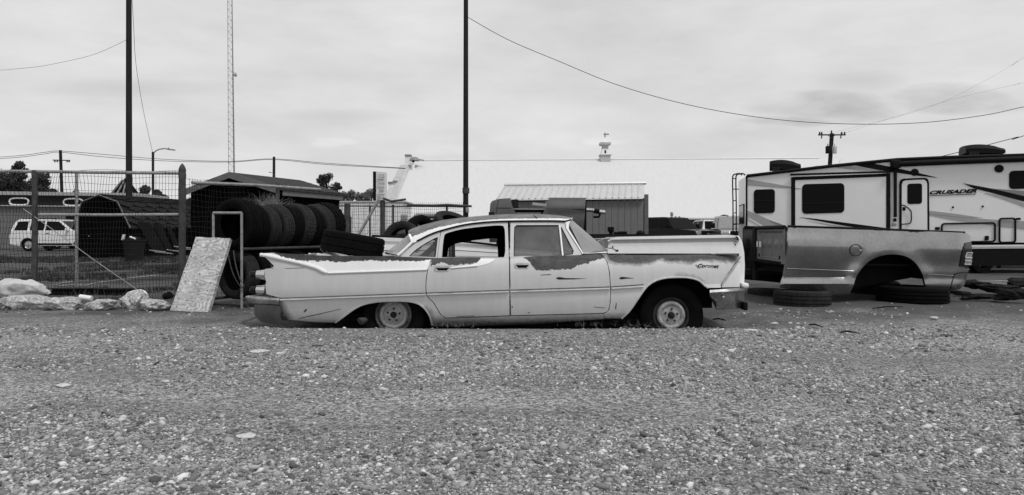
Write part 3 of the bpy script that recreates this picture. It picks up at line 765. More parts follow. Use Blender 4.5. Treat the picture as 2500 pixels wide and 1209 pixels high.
# wrap-round screens (near corner, centre line)
def screen(name, top, bot, mat):
    rows = []
    for (tp, bp, k) in zip(top, bot, range(99)):
        rows.append([tp, *[tp.lerp(bp, i / 8) for i in range(1, 8)], bp])
    mb = MB(); mb.grid(rows); return mb.build(name, mat, car)
def arc(near, cen, Yn, n=17, p=2.2):
    """near & centre px points -> symmetric curved line across the car"""
    A = W(near[0], near[1], Yn); C = W(cen[0], cen[1], Yn + .45); out = []
    for k in range(n):
        t = k / (n - 1) * 2 - 1; s = 1 - abs(t) ** p
        s0 = 1 - abs(1 - .45 / (YC - Yn)) ** p
        out.append(Vector((A.x + (C.x - A.x) * s / s0, YC + t * (YC - Yn), A.z + (C.z - A.z) * s / s0)))
    return out
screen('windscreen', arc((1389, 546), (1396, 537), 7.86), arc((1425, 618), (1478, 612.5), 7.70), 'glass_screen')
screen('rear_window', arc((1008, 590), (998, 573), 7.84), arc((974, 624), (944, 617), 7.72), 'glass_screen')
for nm, ar in (('screen_trim', arc((1424.5, 618.5), (1479, 613.5), 7.69)), ('screen_trim', arc((1009, 590), (998.5, 572.5), 7.83)), ('screen_trim', arc((972, 624.5), (942, 617.8), 7.71))):
    mb = MB(); mb.tube(ar, .012, 6); mb.build(nm, 'chrome', car)
mb = MB(); mb.tube([gpos(x, y) + Vector((0, -.02, 0)) for x, y in ((972, 624), (990, 608), (1007, 591), (1000, 573))], .016, 6); mb.build('rear_window_trim', 'white_paint', car)
# cowl, hood, deck
cw = arc((1424, 620), (1480, 615), 7.68)
hr = [Vector((1.10 + .10 * (1 - abs(k / 8 - 1) ** 2), YC + (k / 8 - 1) * (YC - 7.72), .795 + .03 * (1 - abs(k / 8 - 1) ** 2))) for k in range(17)]
mb = MB(); mb.grid([cw, [a.lerp(b, .5) + Vector((0, 0, .004)) for a, b in zip(cw, hr)], hr]); mb.attrs = {'tone': [-5.0] * 51, 'wear': [-40.0] * 51, 'grime_shade': [-40.0] * 51}; mb.build('cowl', 'car_white', car)
mb = MB(); mb.tube([W(1481, 606, 7.8), W(1495, 606, 7.76), W(1506, 612, 7.72)], .004, 5); mb.box(W(1506, 612, 7.72), (.03, .03, .02)); mb.build('wiper', 'dark_steel', car)
# hood: its side rises steeply from the fender to a rolled rim and crowns over the bay
HS = [(0, 619, 7.68), (.1, 612, 7.72), (.25, 606, 7.77), (.38, 600.5, 7.83), (.5, 597, 7.90), (.62, 593.5, 7.95), (.8, 587, 7.98), (.9, 582.5, 7.985), (.955, 580, 7.94), (1.0, 577.5, 7.95), (1.02, 576.6, 8.0), (1.04, 576.2, 8.08)]
hx = [1484, 1487, 1492, 1500, 1515, 1540, 1580, 1620, 1660, 1700, 1740, 1770, 1787, 1796, 1801, 1804.5]
rows = []
for i, x in enumerate(hx):
    u = i / (len(hx) - 1); row = []
    ef = min(1, (x - 1484) / 16) * min(1, (1806 - x) / 10)
    for (t, y, Yd) in HS:
        yt = y + (582 - 576.5) * (1 - (x - 1484) / 320) * t + (619 - y) * (.10 if ef < .35 else 0)
        row.append(W(x, yt, Yd - .05 * (1 - ef) * t))
    top = row[-1]
    far = [MIR(p) for p in reversed(row)]
    bow = .15 * (1 - u) ** 1.5
    far = [q + Vector((0, 0, 0)) for q in far]
    mid = [Vector((top.x + bow * (1 - (k / 4 - 1) ** 2), top.y + (2 * (YC - top.y)) * k / 8, top.z + .012 * (1 - (k / 4 - 1) ** 2))) for k in range(1, 8)]
    rows.append(row + mid + far)
mb = MB(); mb.grid(rows); n = len(mb.v); mb.attrs = {'tone': [-5.0] * n, 'wear': [-40.0] * n, 'grime_shade': [-40.0] * n}
mb.build('hood', 'car_hood', car, sharp=50)
rr0 = rows[0]; mb = MB(); mb.grid([[p + Vector((.004, 0, 0)) for p in rr0], [Vector((p.x + .01, p.y, min(p.z - .005, .785))) for p in rr0]]); mb.build('hood_rear_flange', 'chrome_dull', car)
mb = MB(); mb.bounds(1.25, 2.36, 8.24, 8.27, .13, .74); mb.build('gap_shade_sheet', 'black', car)  # black sheet added so the gap behind the wheel reads as shade
# rolled front lip of the hood, bending down past the fender end
LIP = [(1804, 575.5), (1812, 590), (1817, 617), (1818.5, 648), (1817, 690), (1803, 690), (1804.5, 636), (1804, 612), (1799, 586), (1797, 577)]
panel('hood_lip', 'white_paint', car, LIP, lambda x, y: W(x, y, 7.86 + .001 * (690 - y)), th=.06, step=7)
panel('hood_lip', 'white_paint', car, LIP, lambda x, y: W(x, y, 7.86 + .001 * (690 - y)), th=.06, step=14, mirror=YC)
mb = MB(); mb.tube([W(1797, 578, 7.94), W(1801, 581, 7.9), W(1803, 587, 7.87), W(1799, 584, 7.9)], .008, 5); mb.build('lip_crease', 'black', car)
for x, y in ((1496, 603), (1795, 598)):
    mb = MB(); mb.lathe([(0, .004), (.009, .003), (.009, -.004)], W(x, y, 7.80), (0, -1, .2), 10); mb.build('hood_hole', 'black', car)
rowsg = [[Vector((2.5, 7.9 + .124 * k, .70)), Vector((2.5, 7.9 + .124 * k, .2))] for k in range(11)]
mb = MB(); mb.grid(rowsg); mb.build('grille_opening', 'black', car)
# trunk deck with a hump
rows = []
for i in range(22):
    px = 655 + (990 - 655) * i / 21; near = cpos(px, interp([(655, 619), (700, 621), (800, 626), (990, 629)], px)); row = []
    for k in range(17):
        t = k / 16; e = abs(2 * t - 1); Yv = near.y + .03 + (2 * (YC - near.y) - .06) * t
        z0 = near.z - .05 - .03 * (Yv - near.y) + .02 * (1 - e ** 3)
        hump = .085 * math.exp(-((px - 770) / 34) ** 2) * (1 - e ** 2)
        row.append(Vector((near.x + .15 * (1 - e * e) * (1 if px > 900 else 0) * (px - 900) / 90 * 0, Yv, z0 + hump)))
    rows.append(row)
mb = MB(); mb.grid(rows); n = len(mb.v); mb.attrs = {'tone': [-5.0] * n, 'wear': [-40.0] * n, 'grime_shade': [-40.0] * n}; mb.build('trunk_deck', 'car_body', car)
# tail panel between the fins, under-body, inner arches
mb = MB(); mb.bounds(W(664, 0, 7.7).x, W(668, 0, 7.7).x, 7.65, 2 * YC - 7.65, .18, .74); mb.build('tail_panel', 'car_body', car)
mb = MB(); mb.bounds(-2.2, 1.8, 7.78, 2 * YC - 7.78, .06, .12); mb.build('floor_pan', 'black', car)
for a in (rear_arch, front_arch):
    mb = MB(); pts = [cpos(x, y) + Vector((0, .03, .01)) for x, y in a]
    mb.grid([[p + Vector((0, d, 0)) for d in (0, .3, .6)] for p in pts]); pb = [p + Vector((0, .6, 0)) for p in pts]
    mb.add(pb, [tuple(range(len(pb)))]); mb.build('inner_arch', 'black', car)
    mb = MB(); mb.add([MIR(p) for p in pb], [tuple(range(len(pb)))]); mb.build('inner_arch', 'black', car)
mb = MB(); mb.tube([W(1290, 795, 7.75), W(1500, 792, 7.75)], .03, 6); mb.build('frame_rail', 'black', car)
# tail lamps
for (yc, r0) in ((671.3, 9.3), (708.6, 9.6)):
    for mir in (0, 1):
        c0 = W(648, yc, 7.72); c0.y = 7.74
        if mir: c0.y = 2 * YC - c0.y
        s = 7.7 / F
        mb = MB(); mb.lathe([(.02, -.01), (13 * s, 0), (13 * s, 2 * s), (11 * s, 14 * s), (10.4 * s, 22 * s), (9.2 * s, 22.5 * s), (0.01, 21 * s)], c0, (-1, 0, .02), 24)
        hs = mb.build('tail_lamp', 'chrome', car)
        mb = MB(); mb.lathe([(9 * s, 21 * s), (8.8 * s, 32 * s), (7.8 * s, 37 * s), (5 * s, 39 * s), (0.003, 39.5 * s)], c0, (-1, 0, .02), 20); mb.build('lens', 'lens_dark', hs)
# bumpers
M('bumper_low', .13, .5, .3, var=.3, scale=6, fine=.2)  # reflection of dark ground put into the colour of the lower chrome
def bump_y(px): return 7.50 + .22 * max(0, (660 - px) / 60) ** 2 + .3 * max(0, (px - 1770) / 50) ** 2
def bloop(name, prof, mat, xs):
    """prof(px) -> list of (py, depth) from top to bottom"""
    rows = [[W(x, y, bump_y(x) + d) for y, d in prof(x)] for x in xs]
    mb = MB(); mb.grid(rows); mb.grid([[MIR(p) for p in r] for r in rows])
    for i in (0, -1):
        a = rows[i]; b = [MIR(p) for p in a]
        if (i == 0) == (name == 'rear_bumper'): mb.grid([[p.lerp(q, k / 6) for k in range(7)] for p, q in zip(a, b)])
    return mb.build(name, mat, car)
def rb1(x):
    k = max(0, min(1, (x - 599) / 24)); top = interp([(599, 724), (606, 721.6), (680, 726.5)], x); bot = interp([(599, 727), (606, 735), (622, 742), (681, 746)], x)
    return [(top + 1.5, .12), (top, .02), (top + 2.5, -.012), (top + (bot - top) * .35, -.02), (top + (bot - top) * .7, -.012), (bot, .01), (bot + 1, .04)]
bloop('rear_bumper', rb1, 'chrome_dull', [599, 602, 606, 612, 620, 632, 645, 660, 672, 679, 681.5])
def rb2(x):
    bot = interp([(621, 768), (626, 776), (637, 786.6), (684.5, 794)], x); top = interp([(621, 743), (682, 747)], x)
    return [(top + (bot - top) * k / 6, .0 + .055 * (k / 6) + .05 * (k / 6) ** 3) for k in range(7)]
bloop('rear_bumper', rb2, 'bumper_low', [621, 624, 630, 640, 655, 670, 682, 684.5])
def fb(x):
    top = interp([(1733, 707.5), (1817, 702)], x); bot = interp([(1733, 725), (1749, 756.5), (1808, 754), (1817, 730)], x)
    return [(top, .06), (top + 1, .0), (top + 7, -.025), (top + 11, -.015), (top + 13, .005), (top + (bot - top - 13) * .5 + 13, .04), (bot - 2, .085), (bot, .12)]
bloop('front_bumper', fb, 'chrome_dull', [1733, 1740, 1749, 1765, 1780, 1795, 1808, 1814, 1817])
mb = MB(); mb.bounds(W(1806, 0, 7.8).x, W(1823, 0, 7.8).x, 7.7, 7.95, W(0, 702, 7.8).z, W(0, 690, 7.8).z, .03); mb.build('bumper_pod', 'white_paint', car)
mb = MB(); mb.lathe([(0.001, .02), (.012, .016), (.016, 0)], W(1765.5, 725, 7.5), (0, -1, 0), 12); mb.build('bumper_bolt', 'chrome', car)
mb = MB(); mb.bounds(W(1814, 0, 7.7).x, W(1823, 0, 7.7).x, 7.66, 7.8, W(0, 757, 7.7).z, W(0, 738, 7.7).z, .006); mb.build('bumper_bracket', 'black', car)
text_on('name_script', 'Coronet', 'black', car, *[cpos(x, y) + Vector((0, -.015, 0)) for x, y in ((1702, 643.5), (1754, 645.5), (1756, 654), (1703, 652.5))], shear=.5, bold=.02)
mb = MB(); mb.tube([cpos(x, y) + Vector((0, -.005, 0)) for x, y in ((1698, 646), (1702, 650), (1706, 651))], .003, 5); mb.build('name_script', 'dark_steel', car)
# wheels
def car_wheel(px, py, Yw, Rt, wt, flat=0, hub='dome'):
    c = W(px, py, Yw); ri = .195
    prof = [(.004, .03), (.10, .03), (.107, .025), (.117, .048), (.135, .055), (.148, .048), (.155, .015), (.172, .01), (.178, .03), (.196, .036), (.205, .03), (.205, -.12), (.004, -.12)]
    mb = MB(); mb.lathe(prof, c, (0, -1, 0), 40); wh = mb.build('wheel', 'rim_paint', car, sharp=50)
    mb = MB(); mb.lathe([(.15, .02), (.157, .018), (.172, .014), (.178, .034), (.196, .040), (.206, .034), (.206, .0)], c, (0, -1, 0), 40); mb.build('rim', 'rim_dark' if hub == 'dome' else 'rim_mid', wh, sharp=50)
    tp = [(.196, .03), (.205, .055), (.25, .075), (Rt - .05, .08), (Rt - .015, .07), (Rt, .055), (Rt, .03), (Rt - .008, .027), (Rt - .008, .02), (Rt, .018), (Rt, -.06), (Rt - .03, -.09), (.2, -.1)]
    mb = MB(); mb.lathe(tp, c, (0, -1, 0), 72)
    if flat:
        for i, v in enumerate(mb.v):
            d = v - c; r = math.hypot(d.x, d.z)
            if r > .21:
                k = (r - .2) / (Rt - .2); a = math.atan2(d.z, d.x); sag = max(0, -math.sin(a)) ** .6
                v.x += d.x * .18 * sag * k; v.y -= .05 * sag * k * (1 - k) * 3; v.z = max(v.z, c.z - .235 - .02 * k)
                if d.z > 0: v.z -= d.z * .12 * k
    mb.build('tyre', 'rubber', wh, sharp=40)
    mb = MB()
    if hub == 'dome': mb.lathe([(.038, .025), (.036, .055), (.028, .068), (.012, .074), (.001, .074)], c, (0, -1, 0), 20)
    else: mb.lathe([(.036, .032), (.034, .0345), (.001, .034)], c, (0, -1, 0), 20)
    mb.build('hub_cap', 'dark_steel', wh)
    for k in range(5):
        a = k * 2 * math.pi / 5 + .25; p = c + Vector((.068 * math.cos(a), -.033, .068 * math.sin(a)))
        mb = MB(); mb.lathe([(.011, 0), (.011, .012), (.006, .013), (.001, .008)], p, (0, -1, 0), 6); mb.build('lug_nut', 'dark_steel', wh)
M('rim_dark', .035, .8, .1, var=.5, scale=12, fine=.3, spec=.2); M('rim_mid', .12, .8, .1, var=.7, scale=12, fine=.3, spec=.2)
M('rim_paint', .32, .8, .0, var=.45, scale=9, fine=.35, fscale=50, bmp=.3)
car_wheel(962, 768, 7.68, .33, .18, 1, 'open'); car_wheel(1637, 769, 7.67, .345, .18, 0, 'dome')
for px in (962, 1637):
    c = W(px, 768, 7.68); c.y = 2 * YC - 7.68
    mb = MB(); mb.lathe([(.1, .05), (.2, .05), (.26, .09), (.33, .06), (.33, -.06), (.1, -.08)], c, (0, 1, 0), 32); mb.build('wheel', 'rubber', car)
# tyre lying on the trunk
tyre('mud', W(862, 597, 8.25), (.17, .05, .984), 'single tyre lying tilted on the trunk lid of the old sedan', scale=1.02)

# ================================================================== pickup bed resting on tyres (right)
def byl(px): return 9.75 + (px - 1922) / 450 * .55
BEDS = [(550, .25), (556, .17), (565, .11), (578, .048), (588, .014), (594, .002), (600, 0), (620, .02), (650, .062), (668, .09), (677, .1), (682, .07), (690, .025), (694, .028), (703, .055), (720, .12)]
def bpos(px, py):
    k = (px - 1922) / 450; y = py - 13 * k * max(0, min(1, (720 - py) / 150))
    arch = math.hypot(px - 2172, (py - 708) * 1.0); fl = .035 * max(0, 1 - abs(arch - 92) / 26)
    d = sinterp(BEDS, y)
    kk = float(sstep(2020, 2090, px)) * float(sstep(628, 668, y)); d = d * (1 - .45 * kk) + .03 * kk * float(sstep(670, 690, y))
    d += .25 * max(0, (px - 2330) / 42) ** 2 - fl * (1 if arch > 84 else .6)
    return W(px, py, byl(px) + d)
bed = thing('pickup_bed', 'silver pickup truck bed resting on loose tyres beside the travel trailer', 'truck bed', (5.0, 10.9, 0))
barch = smooth_path([(2074, 716.5), (2083, 699), (2090, 677), (2103, 657), (2122, 638), (2150, 625), (2180, 621.5), (2210, 625.5), (2233, 640), (2250, 664), (2258, 690), (2260, 704)], 3)
bout = [(1923, 553), (1925, 576), (1924, 604), (1919, 642), (1913, 678), (1904, 703), (1990, 710), (2060, 717)] + barch + [(2309, 712), (2342, 707), (2355, 695), (2363, 666), (2366, 656), (2341, 650.5), (2347.5, 616), (2355, 593), (2371, 590.5), (2370, 578), (2362, 569), (2140, 560)]
panel('bed_side', 'grey_paint', bed, bout, bpos, th=.05)
YB = 10.75
def bfar(px, py): 
    p = bpos(px, py); return Vector((p.x, p.y + 1.9, p.z))
panel('bed_side', 'dark_steel', bed, bout, bfar, th=.05, step=16)  # far side of the silver bed: shade put in as a dark colour
mb = MB(); mb.tube([bpos(x, interp([(1923, 553), (2140, 560), (2362, 568.5)], x)) + Vector((0, .0, .004)) for x in (1924, 2000, 2140, 2250, 2355)], .015, 8); mb.build('rail_cap', 'black', bed)
mb = MB(); mb.tube([bpos(x, 0 * x + interp([(1923, 553), (2362, 568.5)], x)) + Vector((0, 1.86, .006)) for x in (1924, 2140, 2355)], .022, 8); mb.build('rail_cap', 'black', bed)
# lamp
lamp = panel('tail_lamp', 'lens_dark', bed, [(2355, 594), (2370.5, 591.5), (2372.5, 613), (2368.5, 650), (2342, 649.5), (2348, 616)], lambda x, y: bpos(x, y) + Vector((0, -.012, 0)), th=.05)
for (y0, y1) in ((617, 629), (630.5, 637), (638, 646)):
    mb = MB(); a = [(2359 - (y0 - 617) * .15, y0), (2372 - (y0 - 617) * .1, y0), (2371 - (y1 - 617) * .1, y1), (2356 - (y1 - 617) * .1, y1)]
    loop = [bpos(x, y) + Vector((0, -.02, 0)) for x, y in a]; mb.tube(loop + [loop[0]], .008, 6); mb.prism([p + Vector((0, .003, 0)) for p in loop], (0, .004, 0)); mb.build('lamp_segment', 'lamp_clear', lamp)
# fuel door
fc = (2089, 611); ring = [bpos(fc[0] + 14.5 * math.cos(a), fc[1] + 14 * math.sin(a)) + Vector((0, -.003, 0)) for a in [i * 2 * math.pi / 32 for i in range(33)]]
mb = MB(); mb.tube(ring, .005, 6, False); fd = mb.build('fuel_door', 'black', bed)
mb = MB(); mb.box(bpos(2100, 611) + Vector((0, -.01, 0)), (.03, .015, .022)); mb.build('latch', 'silver_paint', fd)
for (x0, y0, x1, y1) in ((1920, 656, 2084, 662), (2264, 670, 2328, 673.5)):
    mb = MB(); mb.tube([bpos(x0 + (x1 - x0) * i / 8, y0 + (y1 - y0) * i / 8) + Vector((0, .002, 0)) for i in range(9)], .008, 6); mb.build('crease', 'grey_paint', bed)
mb = MB(); mb.tube([bpos(x, y) + Vector((0, -.002, 0)) for x, y in smooth_path([(2365, 665), (2345, 666), (2333, 669), (2328, 676), (2320, 706)], 4)], .006, 6); mb.build('bumper_seam', 'black', bed)
# front wall, floor, wheel tubs
A = bpos(1923, 560); A2 = Vector((A.x - .02, A.y + .04, 0)); Bk = W(1846, 560, 11.55)
zt, zb = A.z + .02, A.z - .50
def wl(t, z): p = A2.lerp(Bk, t); return Vector((p.x, p.y, z))
mb = MB()
rows = []
for j in range(15):
    z = zt - (zt - zb) * j / 14; row = []
    for i in range(41):
        t = i / 40; d = 0
        if .08 < t < .92 and 2 <= j <= 12: d = .03
        if j in (6, 7) and .12 < t < .88 and (i // 4) % 2: d = .012
        row.append(wl(t, z) + Vector((d, 0, 0)))
    rows.append(row)
mb.grid(rows); fw = mb.build('front_wall', 'bed_inner', bed)
mb = MB(); mb.tube([wl(.02, zt + .01), wl(.98, zt + .01)], .03, 8); mb.build('header_rail', 'black', fw)
for t in (.14, .85):
    mb = MB(); mb.lathe([(.03, .006), (.001, .008)], wl(t, zb + .09) + Vector((-.01, 0, 0)), (-1, -.1, 0), 14); mb.build('drain_hole', 'black', fw)
mb = MB(); mb.tube([wl(.15, zb + .07), wl(.85, zb + .07)], .008, 6); mb.build('pressed_rib', 'bed_inner', fw)
for t, w_ in ((.78, .05), (.9, .035)):
    mb = MB(); p = wl(t, zb + .22); mb.prism([p + Vector((-.012, 0, 0)), p + Vector((-.012, w_ * 2, 0)), p + Vector((-.012, w_ * 2, .09)), p + Vector((-.012, 0, .09))], (.003, 0, 0)); mb.build('paper_label', 'white_paint', fw)
mb = MB(); P0 = bpos(1930, 690); P1 = bpos(2350, 690)
mb.prism([Vector((P0.x, P0.y + .06, zb)), Vector((P1.x, P1.y + .06, zb - .06)), Vector((P1.x, P1.y + 1.86, zb - .06)), Vector((P0.x, P0.y + 1.86, zb))], (0, 0, .03)); mb.build('bed_floor', 'black', bed)
for k in range(5):
    x = P0.x + (P1.x - P0.x) * (k + .3) / 5; mb = MB(); mb.bounds(x, x + .09, 10.5, 11.8, zb - .14, zb - .06); mb.build('cross_sill', 'black', bed)
mb = MB(); pts = [bpos(x, y) + Vector((0, .04, 0)) for x, y in barch[:-4]]; mb.grid([[p, p + Vector((0, .3, 0))] for p in pts]); pb = [p + Vector((0, .3, 0)) for p in pts]; mb.add(pb, [tuple(range(len(pb)))]); mb.build('wheel_tub', 'black', bed)
mb = MB(); mb.bounds(Bk.x - .04, Bk.x + .02, 11.5, 11.62, .25, Bk.z + .02); mb.build('corner_post', 'dark_steel', bed)
def flat_tyre(px, pyb, wpx, Y, key, label, z=None):
    s = (wpx * Y / F) / (2 * TY[key][1]); h = TY[key][3] * s
    zz = CH - (pyb - HY) / F * Y + h / 2 if z is None else z
    return tyre(key, ((px - CX) / F * Y, Y + .0, zz), (.02, .02, 1), label, None, random.random(), s)
flat_tyre(1958, 752, 134, 9.95, 'block', 'tyre lying flat under the front corner of the silver pickup bed')
flat_tyre(2226, 749, 160, 10.25, 'rib', 'ribbed tyre lying flat under the rear of the silver pickup bed')
flat_tyre(1872, 733, 92, 11.6, 'worn', 'tyre lying flat in shadow between the sedan nose and the pickup bed')
flat_tyre(2130, 722, 120, 11.9, 'worn', 'tyre lying flat in shadow behind the wheel arch of the pickup bed')

# scrap timber at the right edge
scr = [(2345, 722, 60, 9, 10.2, 10, .10), (2400, 732, 90, 12, 10.4, -6, .12), (2440, 716, 110, 16, 10.7, 5, .16), (2470, 735, 70, 22, 10.2, -3, .2), (2385, 705, 90, 15, 11.0, 12, .18), (2350, 700, 60, 14, 11.2, -14, .15), (2460, 698, 120, 7, 11.2, 3, .05), (2420, 690, 140, 5, 11.6, -4, .05), (2520, 705, 120, 20, 10.9, 2, .18)]
lab = ['short dark timber nearest the pickup tail lamp in the scrap heap', 'dark split beam lying at the front of the scrap heap', 'charred beam across the middle of the scrap heap', 'square dark block at the front right of the scrap heap', 'thick dark timber behind the front beams of the scrap heap', 'dark timber slanting up beside the pickup bed bumper', 'thin pale board laid over the scrap heap', 'long pale board along the back of the scrap heap', 'dark beam running out of frame at the right']
for (px, py, wp, hp, Y, a, dpt), l in zip(scr, lab):
    mb = MB()
    if 'pale' in l: mb.box((0, 0, 0), (wp * Y / F, dpt, hp * Y / F), None, .006)
    else: stone_mesh(mb, (0, 0, 0), (wp * Y / F * 1.05, dpt * 1.2, hp * Y / F * 1.25), .4, 3, len(l), .8, False)
    o = mb.build('scrap_timber', 'wood_grey' if 'pale' in l else 'timber_old', None, l, 'timber', 'scrap timbers heaped beside the pickup bed')
    c = W(px, py, Y); o.location = c; o.rotation_euler = (R(random.uniform(-8, 8)), R(a * .6), R(a * 2.2)); WL[o.name] = c

# ================================================================== plywood sheet
mb = MB(); BL, BR, TR, TL = W(415, 758, 8.98), W(507, 763, 8.90), W(562, 582, 9.32), W(478, 578.5, 9.40)
nrm = (BR - BL).cross(TL - BL).normalized(); nrm = nrm if nrm.y > 0 else -nrm
nx_, nz_ = 6, 12; grid = [[(BL.lerp(BR, i / nx_)).lerp(TL.lerp(TR, i / nx_), j / nz_) + nrm * (.006 * math.sin(i * 2.1 + j * .8)) for i in range(nx_ + 1)] for j in range(nz_ + 1)]
mb.grid(grid, True); back = [[p + nrm * .055 for p in r] for r in grid]; mb.grid(back, True)
for a, b in ((grid[0], back[0]), (grid[-1], back[-1]), ([r[0] for r in grid], [r[0] for r in back]), ([r[-1] for r in grid], [r[-1] for r in back])): mb.grid([a, b], False)
ply = mb.build('plywood_sheet', 'plywood', None, 'weathered plywood box lid leaning against the pipe tyre rack', 'plywood')
for i in range(26):
    u, v = (i % 3) / 2 * .8 + .1 + random.uniform(-.08, .08), (i // 3) / 8 * .9 + .05
    p = BL.lerp(BR, u).lerp(TL.lerp(TR, u), v) - nrm * .009
    mb = MB(); mb.lathe([(.007, 0), (.005, .003), (.001, .003)], p, -nrm, 8); mb.build('nail_head', 'dark_steel', ply)

# ================================================================== tyre rack
rk = thing('tyre_rack', 'rusty pipe rack holding two rows of old tyres', 'rack', (-3.5, 10.4, 0))
da = Vector((.405, .914, 0)); dn = Vector((.914, -.405, 0))
first = Vector(((578 - CX) / F * 9.55, 9.55, CH - (547 - HY) / F * 9.55))
f0 = first - da * .2
def rp(s, u, z): return Vector((f0.x, f0.y, 0)) + da * s + dn * u + Vector((0, 0, z))
pL, pR = W(521, 520, 9.42), W(590, 520, 9.30)
ztop = pR.z
for p in (pL, pR):
    mb = MB(); mb.tube([Vector((p.x, p.y, -.02)), Vector((p.x, p.y, ztop))], .018, 8); mb.build('upright', 'pipe', rk)
mb = MB(); mb.tube([pL, pR], .018, 8); mb.build('top_bar', 'pipe', rk)
mb = MB(); mb.tube([Vector((pL.x, pL.y, .06)), Vector((pR.x, pR.y, .06))], .016, 8); mb.build('bottom_bar', 'pipe_dark', rk)
pl, pr = Vector((pL.x, pL.y, 0)), Vector((pR.x, pR.y, 0)); L_ = 2.35
for p in (pl, pr):
    for z in (.80, .13):
        mb = MB(); q = p + da * L_; mb.tube([Vector((p.x, p.y, z)), Vector((q.x, q.y, z))], .02, 8); mb.build('shelf_rail', 'pipe_dark', rk)
    q = p + da * L_; mb = MB(); mb.tube([Vector((q.x, q.y, 0)), Vector((q.x, q.y, ztop))], .018, 8); mb.build('upright', 'pipe_dark', rk)
ORD = ['first', 'second', 'third', 'fourth', 'fifth', 'sixth', 'seventh', 'eighth', 'ninth', 'tenth']
keys = ['rib', 'rib', 'worn', 'block', 'rib', 'block', 'mud', 'block', 'mud']
mid = (pl + pr) / 2; s = .17
for i, k in enumerate(keys):
    c = mid + da * s; sc2 = .335 / TY[k][1] * (1.06, .97, .93, .98, .96, 1.02, .98, 1.03, 1.08)[i]
    tilt = random.uniform(-.14, .14); ax = (da + Vector((0, 0, tilt)) + dn * random.uniform(-.16, .16)).normalized()
    tyre(k, (c.x, c.y, .80 + .335 * (1.06, .97, .93, .98, .96, 1.02, .98, 1.03, 1.08)[i] * .94), ax, ('frontmost tyre' if i == 0 else f'{ORD[i]} tyre from the front' if i < 8 else 'last and largest-looking tyre at the far end') + ' in the upper row of the pipe rack', 'tyres on the pipe rack', random.random() * 3, sc2)
    s += .228
s = .2
for i in range(6):
    k = ['worn', 'rib', 'block', 'rib', 'worn', 'rib'][i]; c = mid + da * s
    tyre(k, (c.x, c.y, .13 + .31), (da + dn * random.uniform(-.1, .1)).normalized(), ('frontmost tyre' if i == 0 else f'{ORD[i]} tyre from the front') + ' in the lower row of the pipe rack', 'tyres on the pipe rack', random.random() * 3, 1.0)
    s += .26
mb = MB(); mb.tube(smooth_path([tuple(W(557, 620, 9.3)), tuple(W(566, 660, 9.28)), tuple(W(580, 690, 9.27)), tuple(W(592, 702, 9.26)), tuple(W(596, 695, 9.26))], 4), .008, 6); mb.tube(smooth_path([tuple(W(570, 612, 9.3)), tuple(W(575, 645, 9.25)), tuple(W(585, 680, 9.24)), tuple(W(592, 690, 9.25))], 4), .008, 6)
mb.build('hose', 'pipe_dark', None, 'grey hose looped over the front of the pipe tyre rack', 'hose')

# ================================================================== fences
YF = 10.4
fen = thing('wire_fence', 'welded wire fence with pipe rails and a pointed corner post', 'fence', (-5.5, YF, 0))
def fp(px, py): return W(px, py, YF)
zt_ = fp(0, 420).z
mb = MB(); mb.tube([fp(x, y) for x, y in ((-60, 418), (100, 419), (230, 421), (437, 423))], .024, 8); mb.build('top_rail', 'pipe', fen)
mb = MB(); mb.tube([fp(95, 524), fp(260, 525), fp(437, 524)], .022, 8); mb.build('middle_rail', 'pipe', fen)
def post(px, top, r, mat, base=-.05, Y=YF, n=10, parent=fen):
    mb = MB(); p = W(px, top, Y); mb.tube([(p.x, Y, base), (p.x, Y, p.z)], r, n); return mb.build('fence_post', mat, parent)
post(85, 416, .04, 'pipe_dark'); post(187, 424, .024, 'pipe', Y=YF + .5); post(-40, 416, .04, 'pipe_dark')
c = W(445, 0, YF); zz = fp(0, 421).z
mb = MB(); mb.tube([(c.x, YF, -.05), (c.x, YF, zz - .1)], [.05, .05], 14); mb.lathe([(.05, zz - .1), (.054, zz - .06), (.054, zz - .02), (.048, zz), (.054, zz + .02), (.05, zz + .05), (.036, zz + .09), (.016, zz + .12), (.001, zz + .135)], (c.x, YF, 0), (0, 0, 1), 14); mb.build('corner_post', 'pipe_dark', fen)
mb = MB()
for i in range(62):
    px = -52 + i * 8.0; pts = []
    for j in range(14):
        py = 417 + (735 - 417) * j / 13; w_ = 3.2 * math.sin(j * .9 + i * .35) * (1 if j < 4 else .5); pts.append(fp(px + w_ + random.uniform(-.6, .6), py) + Vector((0, .035 * math.sin(i * .4 + j), 0)))
    mb.tube(pts, .0028, 3, False)
ypy = 417.0; j = 0
while ypy < 735:
    pts = []
    for i in range(26):
        px = -55 + i * 19.8; pts.append(fp(px, ypy + 1.6 * math.sin(i * .7 + j * 1.3) + (1.5 * math.sin(i * .33 + j))))
    mb.tube(pts, .0028, 3, False); ypy += 15.5 if j < 10 else 12.0; j += 1
mb.build('wire_mesh', 'wire', fen, kind='stuff')
mb = MB(); mb.tube([fp(60, 510) + Vector((0, -.03, 0)), fp(120, 552) + Vector((0, -.03, 0)), fp(240, 640) + Vector((0, -.03, 0)), fp(345, 712) + Vector((0, -.03, 0))], .006, 5); mb.build('slack_wire', 'pipe', fen)

